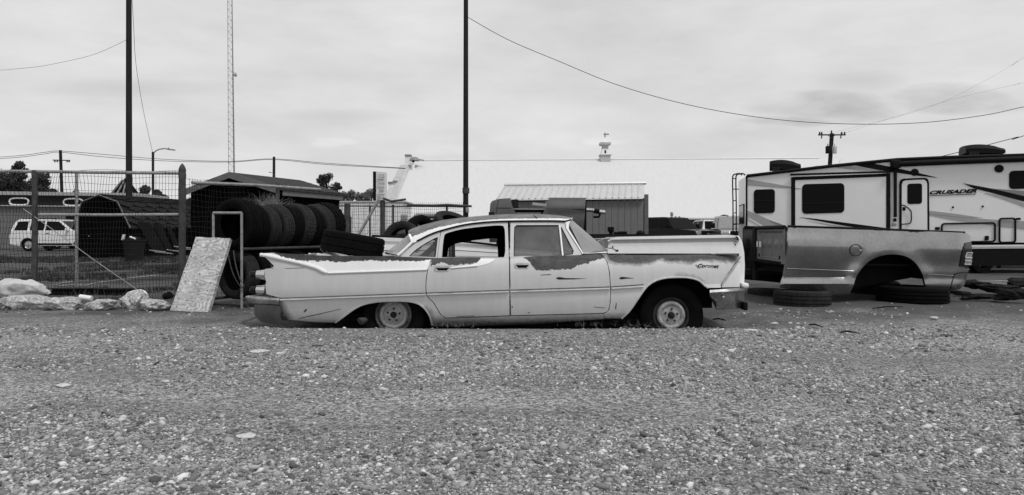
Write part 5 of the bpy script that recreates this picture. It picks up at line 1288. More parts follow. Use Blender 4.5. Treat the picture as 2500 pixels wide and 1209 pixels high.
# ================================================================== poles, tower, wires
def pole(name, label, px0, px1, py0, py1, Y, r0, r1, mat='wood_pole', cat='pole'):
    a, b = W(px0, py0, Y), W(px1, py1, Y); t = thing(name, label, cat, (a.x, Y, 0))
    mb = MB(); mb.tube([(a.x, Y, -.1), a, b], [r0, r0, r1], 14); mb.build('pole_shaft', mat, t); return t
p1 = pole('wooden_pole', 'thick dark wooden pole rising behind the barn-shaped shed', 315, 314.5, 478, -60, 34, .145, .12)
p2 = pole('wooden_pole', 'tall dark wooden pole with a collar in front of the white barn', 1137, 1137.5, 535, -60, 27, .105, .085)
for y in (458, 466):
    mb = MB(); a = W(1129.5, y, 27); b = W(1145.5, y + (4 if y < 460 else 6), 27)
c = W(1137.5, 465, 27); mb = MB(); mb.lathe([(.1, -.12), (.135, -.12), (.135, .1), (.1, .1)], c, (0, 0, 1), 14); mb.build('collar', 'pipe_dark', p2)
c = W(1141, 513, 26.85); mb = MB(); mb.box(c, (.12, .1, .2), None, .02); mb.build('meter_box', 'pipe', p2)
lp = pole('street_lamp', 'street lamp on a slim pole with a curved arm', 373.5, 373.5, 478, 371, 50, .085, .085, 'wood_pole', 'street lamp')
arm = smooth_path([tuple(W(*p, 50)) for p in ((374, 376), (380, 369), (390, 364.5), (402, 363), (410, 363.5))], 4); mb = MB(); mb.tube(arm, .045, 8); mb.build('arm', 'pipe', lp)
mb = MB(); c = W(418, 365.5, 50); mb.box(c, (.55, .22, .09), Matrix.Rotation(R(6), 3, 'Y'), .04); mb.lathe([(.05, 0), (.05, .1), (.001, .1)], W(412, 364, 50), (0, 0, 1), 8); mb.build('lamp_head', 'pipe', lp)
up1 = pole('utility_pole', 'utility pole with a low crossarm behind the left fence', 151, 147.5, 470, 367, 62, .13, .12, 'wood_pole', 'utility pole')
mb = MB(); a, b = W(129, 391, 61.8), W(171, 392, 61.8); mb.tube([a, b], .05, 6); mb.build('crossarm', 'wood_pole', up1)
for x in (134, 140, 164, 169):
    mb = MB(); p = W(x, 393.5, 61.7); mb.lathe([(.07, -.1), (.05, .1), (.001, .12)], p, (0, 0, 1), 8); mb.build('insulator', 'pipe_dark', up1)
up2 = pole('utility_pole', 'bare utility pole top rising behind the dark shed', 668.5, 669, 470, 383, 60, .12, .11, 'wood_pole', 'utility pole')
mb = MB(); mb.tube(smooth_path([tuple(W(x, y, 59.9)) for x, y in ((668, 428), (665, 423), (660, 421))], 3), .025, 5); mb.box(W(659, 421, 59.9), (.2, .12, .06)); mb.build('lamp_arm', 'pipe', up2)
up3 = pole('utility_pole', 'utility pole with crossarm and two transformers beyond the travel trailer', 2025, 2031, 420, 326, 55, .16, .15, 'wood_pole', 'utility pole')
mb = MB(); mb.box(W(2031, 329.5, 54.8), (66 * 55 / F, .12, .09)); mb.build('crossarm', 'wood_pole', up3)
for x in (2001, 2006, 2055, 2062, 2030):
    mb = MB(); p = W(x, 326 if x != 2030 else 322.5, 54.8); mb.lathe([(.05, -.1), (.07, 0), (.05, .12), (.001, .13)], p, (0, 0, 1), 8); mb.build('insulator', 'pipe_dark', up3)
for x in (2007, 2054):
    mb = MB(); p = W(x, 332, 54.7); mb.tube([p + Vector((0, 0, .25)), p + Vector((-.05, 0, -.2))], .05, 6); mb.build('cutout_fuse', 'pipe_dark', up3)
for s_ in (-1, 1):
    mb = MB(); mb.tube([W(2030, 337, 54.8), W(2030 + s_ * 9, 330, 54.8)], .025, 5); mb.build('brace', 'pipe_dark', up3)
for x, mt in ((2021, 'black'), (2037.5, 'silver_paint')):
    mb = MB(); p = W(x, 366, 54.6); mb.lathe([(.001, -.3), (.17, -.28), (.17, .24), (.14, .29), (.001, .3)], p, (0, 0, 1), 14); mb.tube([p + Vector((0, 0, .28)), p + Vector((0, 0, .48))], .035, 6); mb.build('transformer', mt, up3)
# lattice tower
tw = thing('lattice_tower', 'slender lattice radio tower with a small dish behind the dark shed', 'tower', (W(563, 0, 80).x, 80, 0))
YT = 80.0; zA, zB = W(0, 440, YT).z, W(0, -40, YT).z
xl = lambda z: W(interp([(zA, 558), (zB, 555.5)], z), 0, YT).x
xr = lambda z: W(interp([(zA, 573), (zB, 566)], z), 0, YT).x
for f_, yo in ((xl, 0), (xr, 0), (None, .6)):
    mb = MB(); g = f_ or (lambda z: (xl(z) + xr(z)) / 2)
    mb.tube([(g(0), YT + yo, 0), (g(zA), YT + yo, zA), (g(zB), YT + yo, zB)], .045 if f_ is not xl else .03, 5); mb.build('leg', 'pipe', tw)
z = zA - 1; k = 0; step_ = .42; mb = MB()
while z < zB:
    a = Vector((xl(z) if k % 2 else xr(z), YT, z)); b = Vector((xr(z + step_) if k % 2 else xl(z + step_), YT, z + step_)); mb.tube([a, b], .014, 3, False)
    mb.tube([Vector((xl(z), YT, z)), Vector((xr(z), YT, z))], .012, 3, False)
    mb.tube([b, Vector(((xl(z) + xr(z)) / 2, YT + .6, z))], .012, 3, False); z += step_; k += 1
mb.build('lacing', 'pipe', tw, kind='stuff')
mb = MB(); p = W(572, 181, 79.8); mb.lathe([(.001, .1), (.16, .08), (.26, -.02), (.22, -.1), (.001, -.06)], p + Vector((.12, 0, -.05)), (.8, -.4, .1), 14); mb.tube([p + Vector((-.25, .1, 0)), p + Vector((.1, 0, 0))], .05, 6); mb.build('dish', 'trim_light', tw)

def cable(label, pts, Y, r, cat='cable'):
    P = [tuple(W(x, y, Y if not isinstance(Y, (list, tuple)) else Y[i])) for i, (x, y) in enumerate(pts)]; mb = MB(); mb.tube(smooth_path(P, 6), r, 5, False)
    return mb.build('overhead_cable', 'wire', None, label, cat)
cable('long sagging cable swooping across the right half of the sky', [(1138, 40), (1240, 97), (1365, 150), (1500, 205), (1650, 249), (1800, 279), (1950, 297), (2110, 303.5), (2260, 299), (2400, 282), (2485, 264), (2560, 245), (2900, 130), (3300, -60)], 27, .012)
cable('upper cable strung between the utility poles on the left', [(-20, 385), (50, 380), (110, 372), (148, 369), (250, 377), (400, 389), (560, 394), (668, 388), (800, 399), (990, 411)], 61, .022)
cable('lower cable strung between the utility poles on the left', [(-20, 389), (50, 384), (110, 376), (148, 372), (250, 383), (400, 393), (560, 396), (668, 390), (800, 402), (990, 412)], 61, .022)
cable('thin guy wire running from the top left to the street lamp', [(319, -60), (326, 60), (332, 157), (350, 270), (372, 370)], [34.2, 38, 41.5, 46, 49.9], .012)
cable('short cable crossing the top left corner of the sky', [(-900, 120), (-300, 178), (-20, 172), (32, 169), (75, 165), (122, 158), (230, 133), (314, 95)], 34, .008)
cable('taut cable rising to the right behind the trailer air conditioner', [(2290, 384), (2380, 362), (2483, 335), (2540, 318), (3300, 60)], 40, .02)
cable('faint high cable in the upper right sky', [(2040, 322), (2260, 265), (2400, 200), (2483, 150), (2540, 112), (3300, -420)], 55, .005)
cable('faint second cable in the upper right sky', [(2062, 325), (2300, 250), (2483, 205), (2540, 188), (3300, -60)], 55, .005)

# ================================================================== trees
def tree(label, base, h, rad, crown0, mat='leaf', n=2600, leaf=.16, clumps=14, seed=1, group=None, squash=1.0, name='broadleaf_tree'):
    r = random.Random(seed); t = thing(name, label, 'tree', base, group); b = Vector(base)
    mb = MB(); mb.tube([b, b + Vector((0, 0, h * .3)), b + Vector((.03 * h, 0, h * .65)), b + Vector((.02 * h, 0, h * .92))], [h * .03, h * .022, h * .012, h * .004], 7)
    cl = []
    for k in range(clumps):
        a = r.uniform(0, 6.28); rr = rad * math.sqrt(r.random()) * .85; z = crown0 + (h - crown0) * r.uniform(.08, .95)
        z_rel = (z - crown0) / (h - crown0); rr *= math.sin(math.pi * min(.98, max(.12, z_rel * .85 + .1))) ** .6
        if k < 3: z = h - rad * (.3 + .25 * k); rr = rad * .12 * k
        c = b + Vector((rr * math.cos(a), rr * math.sin(a) * squash, z)); cl.append((c, rad * r.uniform(.2, .42)))
        s0 = b + Vector((.02 * h, 0, max(h * .2, z * .6))); mb.tube([s0, s0.lerp(c, .5) + Vector((0, 0, .05 * h)), c], [h * .01, h * .006, h * .002], 5, False)
    mb.build('trunk', 'bark', t)
    vs = []; fs = []
    for i in range(n):
        c, rc = cl[r.randrange(len(cl))]; d = Vector((r.gauss(0, 1), r.gauss(0, 1), r.gauss(0, .8))); d = d.normalized() * rc * r.random() ** .45; p = c + d
        u = Vector((r.gauss(0, 1), r.gauss(0, 1), r.gauss(0, 1))).normalized(); v = u.orthogonal().normalized(); s_ = leaf * r.uniform(.5, 1.2); k = len(vs)
        vs += [p - u * s_ - v * s_ * .2, p + v * s_ * .5, p + u * s_, p - v * s_ * .5]; fs.append((k, k + 1, k + 2, k + 3))
    mb = MB(); mb.add(vs, fs, False); me = bpy.data.meshes.new('crown'); wl_ = WL[t.name]; me.from_pydata([tuple(p - wl_) for p in vs], [], fs); me.materials.append(MATS[mat]); me.update()
    o = bpy.data.objects.new('crown', me); link(o, t)
    return t
def gpt(px, Y): p = W(px, 0, Y); return (p.x, Y, 0)
def hz(py, Y): return W(0, py, Y).z
tree('dense tree with a tall narrow top at the left edge', gpt(45, 60), hz(391, 60), 1.1, 2.2, n=5200, leaf=.13, clumps=26, seed=2)
tree('rounded dark tree behind the left fence', gpt(98, 62), hz(422, 62), 1.7, 1.6, n=6500, leaf=.14, clumps=30, seed=3)
tree('broad dark tree cut off by the left edge', gpt(8, 58), hz(415, 58), 1.6, 1.0, n=3000, leaf=.13, clumps=16, seed=4)
tree('low leafy tree right of the tall left pole', gpt(352, 64), hz(456, 64), 1.1, 1.6, n=3000, leaf=.12, clumps=12, seed=5)
tree('low leafy tree beside the street lamp', gpt(384, 66), hz(461, 66), 1.0, 1.6, n=2600, leaf=.12, clumps=10, seed=6)
tree('small scrubby tree behind the long building', gpt(187, 70), hz(458, 70), .8, 1.2, n=900, leaf=.1, clumps=8, seed=7)
tree('tall open-crowned tree right of the dark shed', gpt(795, 75), hz(425, 75), 1.3, 2.6, n=5500, leaf=.12, clumps=30, seed=8)
tree('tree leaning out beside the tall open-crowned tree', gpt(822, 76), hz(446, 76), 1.0, 2.2, n=3500, leaf=.12, clumps=20, seed=9)
for i, (px, top, rd) in enumerate(((838, 468, 1.0), (858, 466, 1.1), (876, 470, 1.0), (893, 466, 1.0), (905, 462, .9))):
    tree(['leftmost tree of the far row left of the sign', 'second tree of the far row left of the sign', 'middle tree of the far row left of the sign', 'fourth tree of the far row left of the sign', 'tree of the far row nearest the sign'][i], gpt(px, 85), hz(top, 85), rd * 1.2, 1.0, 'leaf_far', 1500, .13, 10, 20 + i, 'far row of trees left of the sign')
tree('bush at the corner post behind the wire fence', gpt(470, 40), hz(480, 40), .6, .4, n=900, leaf=.07, clumps=9, seed=33, name='bush')

# ================================================================== vehicles
class Veh:
    def __init__(s, name, label, cat, loc, rz):
        s.loc = Vector(loc); s.rm = Matrix.Rotation(rz, 3, 'Z'); s.root = thing(name, label, cat, loc)
    def T(s, x, y, z): return s.loc + s.rm @ Vector((x, y, z))
    def shell(s, name, mat, prof, wfn, parent=None):
        """side profile (x,z) carried across the width; wfn(z) = half width at that height"""
        n = len(prof); Lp = [s.T(x, wfn(z), z) for x, z in prof]; Rp = [s.T(x, -wfn(z), z) for x, z in prof]; mb = MB()
        C = [s.T(x, 0, z + .012) for x, z in prof]
        mb.add(Lp + Rp, [tuple(range(n)), tuple(range(2 * n - 1, n - 1, -1))] + [(i, (i + 1) % n, (i + 1) % n + n, i + n) for i in range(n)])
        return mb.build(name, mat, parent or s.root)
    def quad(s, name, mat, pts, th=.02, parent=None):
        mb = MB(); P = [s.T(*p) for p in pts]; nr = (P[1] - P[0]).cross(P[2] - P[0]).normalized() * th
        mb.prism([p - nr * .5 for p in P], nr); return mb.build(name, mat, parent or s.root)
    def box(s, name, mat, c, d, bev=.02, parent=None):
        mb = MB(); mb.box(s.T(*c), d, s.rm, bev); return mb.build(name, mat, parent or s.root)
    def wheel(s, x, y, r, w=.22):
        sgn = 1 if y > 0 else -1; ax = s.rm @ Vector((0, sgn, 0)); c = s.T(x, y, r)
        mb = MB(); mb.lathe([(r * .6, w * .3), (r * .75, w * .5), (r * .95, w * .48), (r, w * .35), (r, -w * .35), (r * .95, -w * .5), (r * .6, -w * .5)], c, ax, 24); wh = mb.build('wheel', 'rubber', s.root)
        mb = MB(); mb.lathe([(.001, w * .3), (r * .2, w * .32), (r * .55, w * .2), (r * .62, w * .32), (r * .62, 0)], c, ax, 20); mb.build('rim', 'silver_paint', wh)
def arch(cx, r, z, n=8): return [(cx + r * math.cos(math.pi * k / n), z + r * 1.05 * math.sin(math.pi * k / n)) for k in range(n + 1)]

def suv(label, loc, rz, mat):
    v = Veh('parked_suv', label, 'suv', loc, rz); wf = lambda z: .97 - .05 * max(0, z - .9) - .04 * max(0, .5 - z)
    v.shell('body', mat, [(2.45, .35), (2.48, .75), (2.35, .95), (1.35, 1.06), (.9, 1.1), (-2.35, 1.12), (-2.45, .8), (-2.42, .38)] + [(-1.9, .3)] + arch(-1.45, .42, .3)[::-1] + arch(1.45, .42, .3)[::-1] + [(2.0, .3)], wf)
    cw = lambda z: .93 - .28 * (z - 1.1)
    v.shell('cabin', mat, [(1.0, 1.1), (.2, 1.68), (-.1, 1.74), (-2.0, 1.76), (-2.25, 1.6), (-2.38, 1.12)], cw)
    for sy in (-1, 1):
        e = lambda z: sy * (cw(z) + .012)
        for pts in (((.78, 1.14), (.16, 1.62), (-.5, 1.64), (-.5, 1.14)), ((-.6, 1.14), (-.6, 1.64), (-1.35, 1.65), (-1.35, 1.14)), ((-1.5, 1.14), (-1.5, 1.64), (-2.05, 1.62), (-2.22, 1.14))):
            v.quad('window', 'glass_dark', [(x, e(z), z) for x, z in pts], .01)
        v.box('mirror', mat, (.75, sy * 1.05, 1.18), (.16, .2, .14), .04)
        v.box('headlamp', 'lamp_clear', (2.36, sy * .72, .8), (.2, .36, .16), .04)
        v.box('door_handle', 'black', (-.35, sy * .965, .98), (.18, .03, .04), .01)
        v.quad('sill_trim', 'black', [(1.0, sy * .975, .34), (1.0, sy * .975, .44), (-1.0, sy * .975, .44), (-1.0, sy * .975, .34)], .01)
        v.box('roof_rail', 'black', (-.95, sy * .72, 1.78), (1.9, .05, .04), .01)
        for x in (-1.45, 1.45): v.wheel(x, sy * .84, .36)
        v.box('tail_lamp', 'lens_dark', (-2.4, sy * .8, 1.0), (.12, .16, .3), .03)
    v.quad('windscreen', 'glass_dark', [(.97, -.84, 1.14), (.97, .84, 1.14), (.27, .72, 1.65), (.27, -.72, 1.65)], .012)
    v.box('grille', 'black', (2.46, 0, .72), (.06, 1.1, .26), .02); v.box('bumper', 'black', (2.44, 0, .42), (.14, 1.8, .2), .04)
def pickup(label, loc, rz, mat, spare=False, cap=None, ws='glass_screen'):
    v = Veh('parked_pickup', label, 'pickup', loc, rz); wf = lambda z: 1.0 - .06 * max(0, z - .9)
    v.shell('body', mat, [(2.75, .5), (2.8, .95), (2.68, 1.12), (1.4, 1.22), (.6, 1.22), (-2.8, 1.22), (-2.85, .6)] + arch(-1.75, .46, .42)[::-1] + arch(1.85, .46, .42)[::-1], wf)
    cw = lambda z: .93 - .25 * (z - 1.2)
    v.shell('cabin', mat, [(1.15, 1.2), (.5, 1.85), (.2, 1.9), (-1.05, 1.9), (-1.25, 1.2)], cw)
    v.quad('bed_opening', 'black', [(-1.35, -.78, 1.235), (-2.7, -.78, 1.235), (-2.7, .78, 1.235), (-1.35, .78, 1.235)], .01)
    for sy in (-1, 1):
        e = lambda z: sy * (cw(z) + .012)
        v.quad('window', 'glass_dark', [(.95, e(1.26), 1.26), (.45, e(1.8), 1.8), (-.15, e(1.82), 1.82), (-.15, e(1.26), 1.26)], .01)
        v.quad('window', 'glass_dark', [(-.25, e(1.26), 1.26), (-.25, e(1.82), 1.82), (-.95, e(1.82), 1.82), (-1.05, e(1.26), 1.26)], .01)
        v.box('mirror', 'black', (.9, sy * 1.14, 1.38), (.14, .24, .26), .04)
        hl_ = v.box('headlamp', 'lamp_clear', (2.74, sy * .78, .98), (.14, .36, .24), .04)
        v.box('tail_lamp', 'lens_dark', (-2.84, sy * .9, 1.0), (.06, .16, .34), .02)
        for x in (-1.75, 1.85): v.wheel(x, sy * .86, .4, .27)
    v.quad('windscreen', ws, [(1.12, -.86, 1.24), (1.12, .86, 1.24), (.53, .74, 1.83), (.53, -.74, 1.83)], .012)
    v.quad('rear_glass', 'glass_dark', [(-1.262, -.78, 1.28), (-1.262, .78, 1.28), (-1.1, .72, 1.82), (-1.1, -.72, 1.82)], .012)
    gr = v.box('grille', 'black', (2.79, 0, .93), (.08, 1.12, .34), .03)
    for sy in (-.12, .12): v.box('grille_badge', 'silver_paint', (2.84, sy, .96), (.02, .16, .06), .01, gr)
    v.box('front_bumper', 'chrome_dull', (2.85, 0, .62), (.2, 1.95, .24), .06); v.box('rear_bumper', 'chrome_dull', (-2.9, 0, .62), (.18, 1.9, .2), .05)
    for sy in (-.3, 0, .3): v.box('roof_lamp', 'lamp_clear', (.3, sy, 1.925), (.1, .1, .06), .02)
    return v
px = W(160, 0, 39); suv('white suv parked behind the left fence', (px.x, 39.0, 0), 0, 'white_paint')
px = W(215, 0, 43.5); suv('pale car parked behind the white suv', (px.x, 43.5, 0), 0, 'silver_paint')
px = W(1640, 0, 40); vd = pickup('black truck parked behind the steel shed', (px.x, 40.0, 0), R(-58), 'dark_paint', ws='glass_dark')
vd.box('flatbed_rack', 'black', (-1.95, 0, 1.55), (1.7, 1.9, .7), .03); vd.box('antenna_lamp', 'pipe', (-.3, .3, 2.08), (.14, .14, .25), .04)
px = W(1727, 0, 50); pickup('white pickup seen from behind between the dark trucks', (px.x, 50.0, 0), R(100), 'white_paint')
px = W(1788, 0, 37); pickup('grey pickup facing the camera beside the trailer ladder', (px.x, 37.0, 0), R(-98), 'grey_paint')
c = W(1768, 541, 41); tyre('rib', (c.x, 41, c.z), (0, -1, .1), 'big dark tyre rising behind the grey pickup roof', None, 0, 1.2)
# old truck cab beyond the white bed
v = Veh('old_truck', 'old square-cab truck with an empty windscreen frame beyond the tyre pile', 'truck', (W(1041, 0, 16).x, 17.0, 0), R(-90))
v.shell('body', 'dark_steel', [(1.6, .4), (1.65, 1.0), (.6, 1.1), (-2.2, 1.1), (-2.2, .5)], lambda z: .84)
fr = [(.6, 1.1), (.35, 1.5)]
mb = MB(); zt2 = W(0, 523, 16.6).z; hw_ = 42 * 16.6 / F
for a, b in (((.55, -hw_ - .04, 1.05), (.35, -hw_ + .06, zt2 - .05)), ((.55, hw_ + .04, 1.05), (.35, hw_ - .06, zt2 - .05)), ((.35, -hw_ + .05, zt2 - .04), (.35, hw_ - .05, zt2 - .04)), ((-.9, -hw_ + .06, zt2 - .04), (-.9, hw_ - .06, zt2 - .04)), ((.35, -hw_ + .06, zt2 - .04), (-.9, -hw_ + .06, zt2 - .04)), ((.35, hw_ - .06, zt2 - .04), (-.9, hw_ - .06, zt2 - .04)), ((-.9, -hw_ + .06, zt2 - .04), (-1.0, -hw_, 1.05)), ((-.9, hw_ - .06, zt2 - .04), (-1.0, hw_, 1.05))): mb.tube([v.T(*a), v.T(*b)], .04, 8)
mb.build('cab_frame', 'sign_grey', v.root)
v.quad('cab_roof', 'sign_grey', [(.35, -hw_ + .08, zt2), (.35, hw_ - .08, zt2), (-.9, hw_ - .08, zt2), (-.9, -hw_ + .08, zt2)], .03)
for sy in (-1, 1): v.wheel(1.0, sy * .7, .36); v.box('mirror', 'pipe', (.5, sy * (hw_ + .18), 1.35), (.06, .16, .2), .03)

# ================================================================== white truck bed behind the sedan, with tyres in it
wbd = thing('white_truck_bed', 'white truck bed with loose tyres in it standing behind the old sedan', 'truck bed', (-.6, 11.8, 0))
wp = [(908, 577.5), (1000, 581.5), (1120, 590), (1240, 603), (1400, 618), (1400, 720), (1300, 740), (905, 740)]
panel('bed_side', 'white_paint', wbd, wp, lambda x, y: W(x, y, 11.2 + .12 * ((y - 650) / 80) ** 2), th=.05, step=16)
panel('bed_side', 'white_paint', wbd, [(x, y) for x, y in wp], lambda x, y: W(x, y, 11.2) + Vector((0, 1.6, -.06)), th=.05, step=30)
mb = MB(); mb.tube([W(x, y, 11.22) + Vector((0, 0, .01)) for x, y in wp[:5]], .02, 6); mb.build('rail_cap', 'black', wbd)
mb = MB(); a, b = W(910, 700, 11.2), W(1398, 700, 11.2); mb.bounds(a.x, b.x, 11.27, 12.75, .5, .58); mb.build('bed_floor', 'dark_steel', wbd)
mb = MB(); mb.bounds(a.x - .03, a.x + .03, 11.27, 12.75, .5, .88); mb.build('end_gate', 'white_paint', wbd)
mb = MB(); mb.tube([W(x, y, 11.17) for x, y in ((915, 612), (1120, 612), (1390, 628))], .006, 5); mb.build('body_crease', 'dark_steel', wbd)
tyre('block', W(983, 588, 11.75), (-.25, -.95, .15), 'tyre standing at the left of the pile in the white truck bed', None, .3)
tyre('rib', W(1030, 571, 12.3), (.75, -.5, .25), 'tyre leaning in the middle of the pile in the white truck bed', None, .9)
tyre('worn', W(1107, 550, 12.3), (.35, -.35, .87), 'tilted tyre at the right of the pile in the white truck bed', None, .1, 1.12)

# ================================================================== upturned pickup bed on the trailer behind the roof
YU = 17.0
ub = thing('upturned_pickup_bed', 'dark pickup bed turned upside down behind the sedan roof', 'truck bed', (W(1315, 0, YU).x, YU + .9, 0))
uo = [(1193, 560), (1195, 520), (1197, 497), (1202, 490.5), (1220, 485.5), (1246, 483.8)] + smooth_path([(1246, 484), (1250, 500), (1256, 515), (1266, 528), (1285, 538), (1305, 538), (1320, 528), (1332, 508), (1340, 486)], 3)[1:] + [(1342, 482.5), (1430, 483), (1428, 520), (1424, 566), (1420, 592), (1195, 592)]
UD = [(480, .06), (490, .03), (505, .0), (540, .0), (570, .05), (595, .14)]
upos = lambda x, y: W(x, y, YU + interp(UD, y) - (.03 if x > 1340 and 495 < y < 512 else 0))
panel('bed_side', 'upside_paint', ub, uo, upos, th=.05) if 'upside_paint' in MATS else None
M('upside_paint', .085, .5, 0, var=.15, coat=.15)
panel('bed_side', 'upside_paint', ub, uo, upos, th=.05)
panel('bed_side', 'upside_paint', ub, uo, lambda x, y: upos(x, y) + Vector((0, 1.75, 0)), th=.05, step=20)
mb = MB(); a, b = W(1200, 0, YU), W(1424, 0, YU); mb.bounds(a.x, b.x, YU + .06, YU + 1.75, W(0, 514, YU).z, W(0, 512, YU).z); mb.build('bed_floor', 'black', ub)
mb = MB(); mb.tube([W(1254, 511, YU + .15), W(1330, 511.5, YU + .15)], .014, 6); mb.build('floor_edge', 'pipe', ub)
for (x0, y0, x1, y1) in ((1212, 508, 1248, 508), (1334, 511, 1428, 511)):
    mb = MB(); mb.tube([upos(x0, y0) + Vector((0, -.002, 0)), upos(x1, y1) + Vector((0, -.002, 0))], .007, 5); mb.build('crease', 'black', ub)
mb = MB(); mb.tube([upos(x, y) + Vector((0, -.002, 0)) for x, y in ((1218, 487), (1214, 500), (1212, 520))], .006, 5); mb.build('seam', 'black', ub)
mb = MB(); a, b = W(1193, 527, YU), W(1207, 518, YU); mb.bounds(a.x, b.x, YU - .02, YU + .1, a.z, b.z); mb.build('tail_lamp', 'lens_dark', ub)
mb = MB(); p = W(1320, 500, YU + .9); mb.box(p, (.42, .18, .07), Matrix.Rotation(R(6), 3, 'Y')); mb.build('crossmember', 'silver_paint', ub)
mb = MB(); a, b = W(1248, 508, YU + 1.0), W(1266, 488, YU + 1.0); mb.bounds(a.x, b.x, YU + .9, YU + 1.2, a.z, b.z); mb.build('frame_bracket', 'dark_steel', ub)
mb = MB(); mb.bounds(W(1424, 0, YU).x, W(1433, 0, YU).x, YU + .1, YU + 1.7, W(0, 585, YU).z, W(0, 490, YU).z); mb.build('end_wall', 'black', ub)
for x0 in (1225, 1395):
    mb = MB(); a = W(x0 - 12, 0, YU + .9); b = W(x0 + 12, 0, YU + .9); mb.bounds(a.x, b.x, YU + .1, YU + 1.7, 0, W(0, 588, YU).z); mb.build('support_block', 'timber_old', ub)
ht = thing('exhaust_pipe', 'chrome-ended pipe sticking out right of the upturned pickup bed', 'pipe', W(1452, 520, YU + .3))
mb = MB(); mb.tube([W(1425, 512, YU + .3), W(1452, 514, YU + .3)], .05, 10); mb.build('sleeve', 'chrome_dull', ht)
mb = MB(); mb.tube([W(1450, 515, YU + .3), W(1463, 517, YU + .3)], .062, 10); mb.build('joint', 'black', ht)
mb = MB(); mb.tube([W(1462, 517, YU + .3), W(1477, 519, YU + .3)], .055, 10); mb.build('tip', 'chrome', ht)
mb = MB(); mb.tube([W(1465, 522, YU + .3), W(1462, 530, YU + .3), W(1449, 530, YU + .3)], .03, 6); mb.build('hanger', 'black', ht)

# flat trailer with jack and hitch
ft = thing('flat_trailer', 'low dark flat trailer in front of the steel shed', 'trailer', (W(1540, 0, 19).x, 19, 0))
mb = MB(); a, b = W(1430, 578, 19), W(1660, 574, 19); mb.bounds(a.x, b.x, 18.4, 20.2, a.z - .05, a.z + .03); mb.build('deck', 'dark_steel', ft)
for k in range(6):
    mb = MB(); y = 18.42 + k * .3; mb.bounds(a.x, b.x, y, y + .27, a.z + .032, a.z + .07); mb.build('deck_plank', 'timber_old', ft)
for x in (1475, 1620):
    cx = W(x, 0, 19.3); mb = MB(); mb.lathe([(.15, .1), (.33, .1), (.34, -.1), (.15, -.1)], (cx.x, 19.3, .34), (0, 1, 0), 24); mb.build('wheel', 'rubber', ft)
mb = MB(); mb.tube([W(1440, 585, 18.3), W(1500, 583, 18.3)], .03, 6); mb.tube([W(1445, 595, 18.3), W(1495, 590, 18.3)], .03, 6); mb.build('side_rail', 'pipe', ft)
jk = thing('trailer_jack', 'dark trailer jack with a square head standing before the steel shed', 'jack', W(1492, 576, 18.6))
mb = MB(); mb.box(W(1491, 560, 18.6), (.16, .14, .13), None, .02); mb.tube([W(1491, 560, 18.6), W(1492, 578, 18.6)], .05, 8); mb.build('head', 'black', jk)
mb = MB(); mb.tube([W(1498, 568, 18.6), W(1515, 571, 18.6), W(1530, 573, 18.6)], .035, 6); mb.box(W(1520, 568, 18.6), (.22, .12, .06)); mb.build('arm', 'black', jk)
mb = MB(); stone_mesh(mb, W(1562, 571, 18.7), (.24, .2, .17), .5, 2, 77); mb.build('winch', 'black', None, 'small dark winch at the right end of the flat trailer deck', 'winch')

# ================================================================== travel trailer (fifth wheel)
rv = thing('travel_trailer', 'white fifth-wheel travel trailer with dark swoosh graphics and a ladder', 'trailer', (11, 21.5, 0))
RX, RY = 572 / F * 22.0, 22.0; dX, dY = 14.165 - RX, 19.6 - 22.0
rn = Vector((dY, -dX, 0)).normalized() * 1.0
if rn.y > 0: rn = -rn
def rvp(px, py, off=0.0):
    k = (px - CX) / F; s = (RY * k - RX) / (dX - dY * k); Y = RY + dY * s; p = W(px, py, Y); return p + rn * off
def r7(x, y): return (1760 + x / 3.378, 310 + y / 3.378)
def R7(x, y, off=0.0): return rvp(*r7(x, y), off)
zbot = .74
side_top = [(1822.8, 430), (2026.5, 406), (2189, 390), (2330, 384), (2482, 379.6), (2640, 374)]
def zpt(px): p = rvp(px, 568); return Vector((p.x, p.y, zbot))
pts = [zpt(1822.8)] + [rvp(*p) for p in side_top] + [zpt(2640)]
backv = -rn * 2.45; skew = W(1799, 0, 24.2) - (rvp(1822.8, 568) + backv); skew.z = 0; skew *= .85
mb = MB(); n = len(pts); bk = [p + backv + (skew if i in (0, 1) else Vector()) for i, p in enumerate(pts)]
mb.add(pts + bk, [tuple(range(n)), tuple(range(2 * n - 1, n - 1, -1))] + [(i, (i + 1) % n, (i + 1) % n + n, i + n) for i in range(n)]); body = mb.build('body', 'rv_white', rv)
def decal(name, mat, poly, off=.012, parent=None):
    mb = MB(); P = [R7(x, y, off) for x, y in poly]; mb.prism(P, -rn * .008); return mb.build(name, mat, parent or rv)
def rrect(x0, y0, x1, y1, r, sl=-.028):
    o = []
    for cx_, cy_, a0 in ((x1 - r, y0 + r, -90), (x1 - r, y1 - r, 0), (x0 + r, y1 - r, 90), (x0 + r, y0 + r, 180)):
        for k in range(5): a = R(a0 + 22.5 * k); o.append((cx_ + r * math.cos(a), cy_ + r * math.sin(a)))
    ym = (y0 + y1) / 2
    return [(x, y + (x - (x0 + x1) / 2) * sl) for x, y in o]
mb = MB(); mb.tube([rvp(*p, .02) for p in side_top], .05, 8); mb.build('roof_edge', 'rv_black', rv)
mb = MB(); mb.tube([rvp(1822.8, 430, .01), zpt(1822.8) + rn * .01], .03, 6); mb.build('rear_corner_trim', 'rv_black', rv)
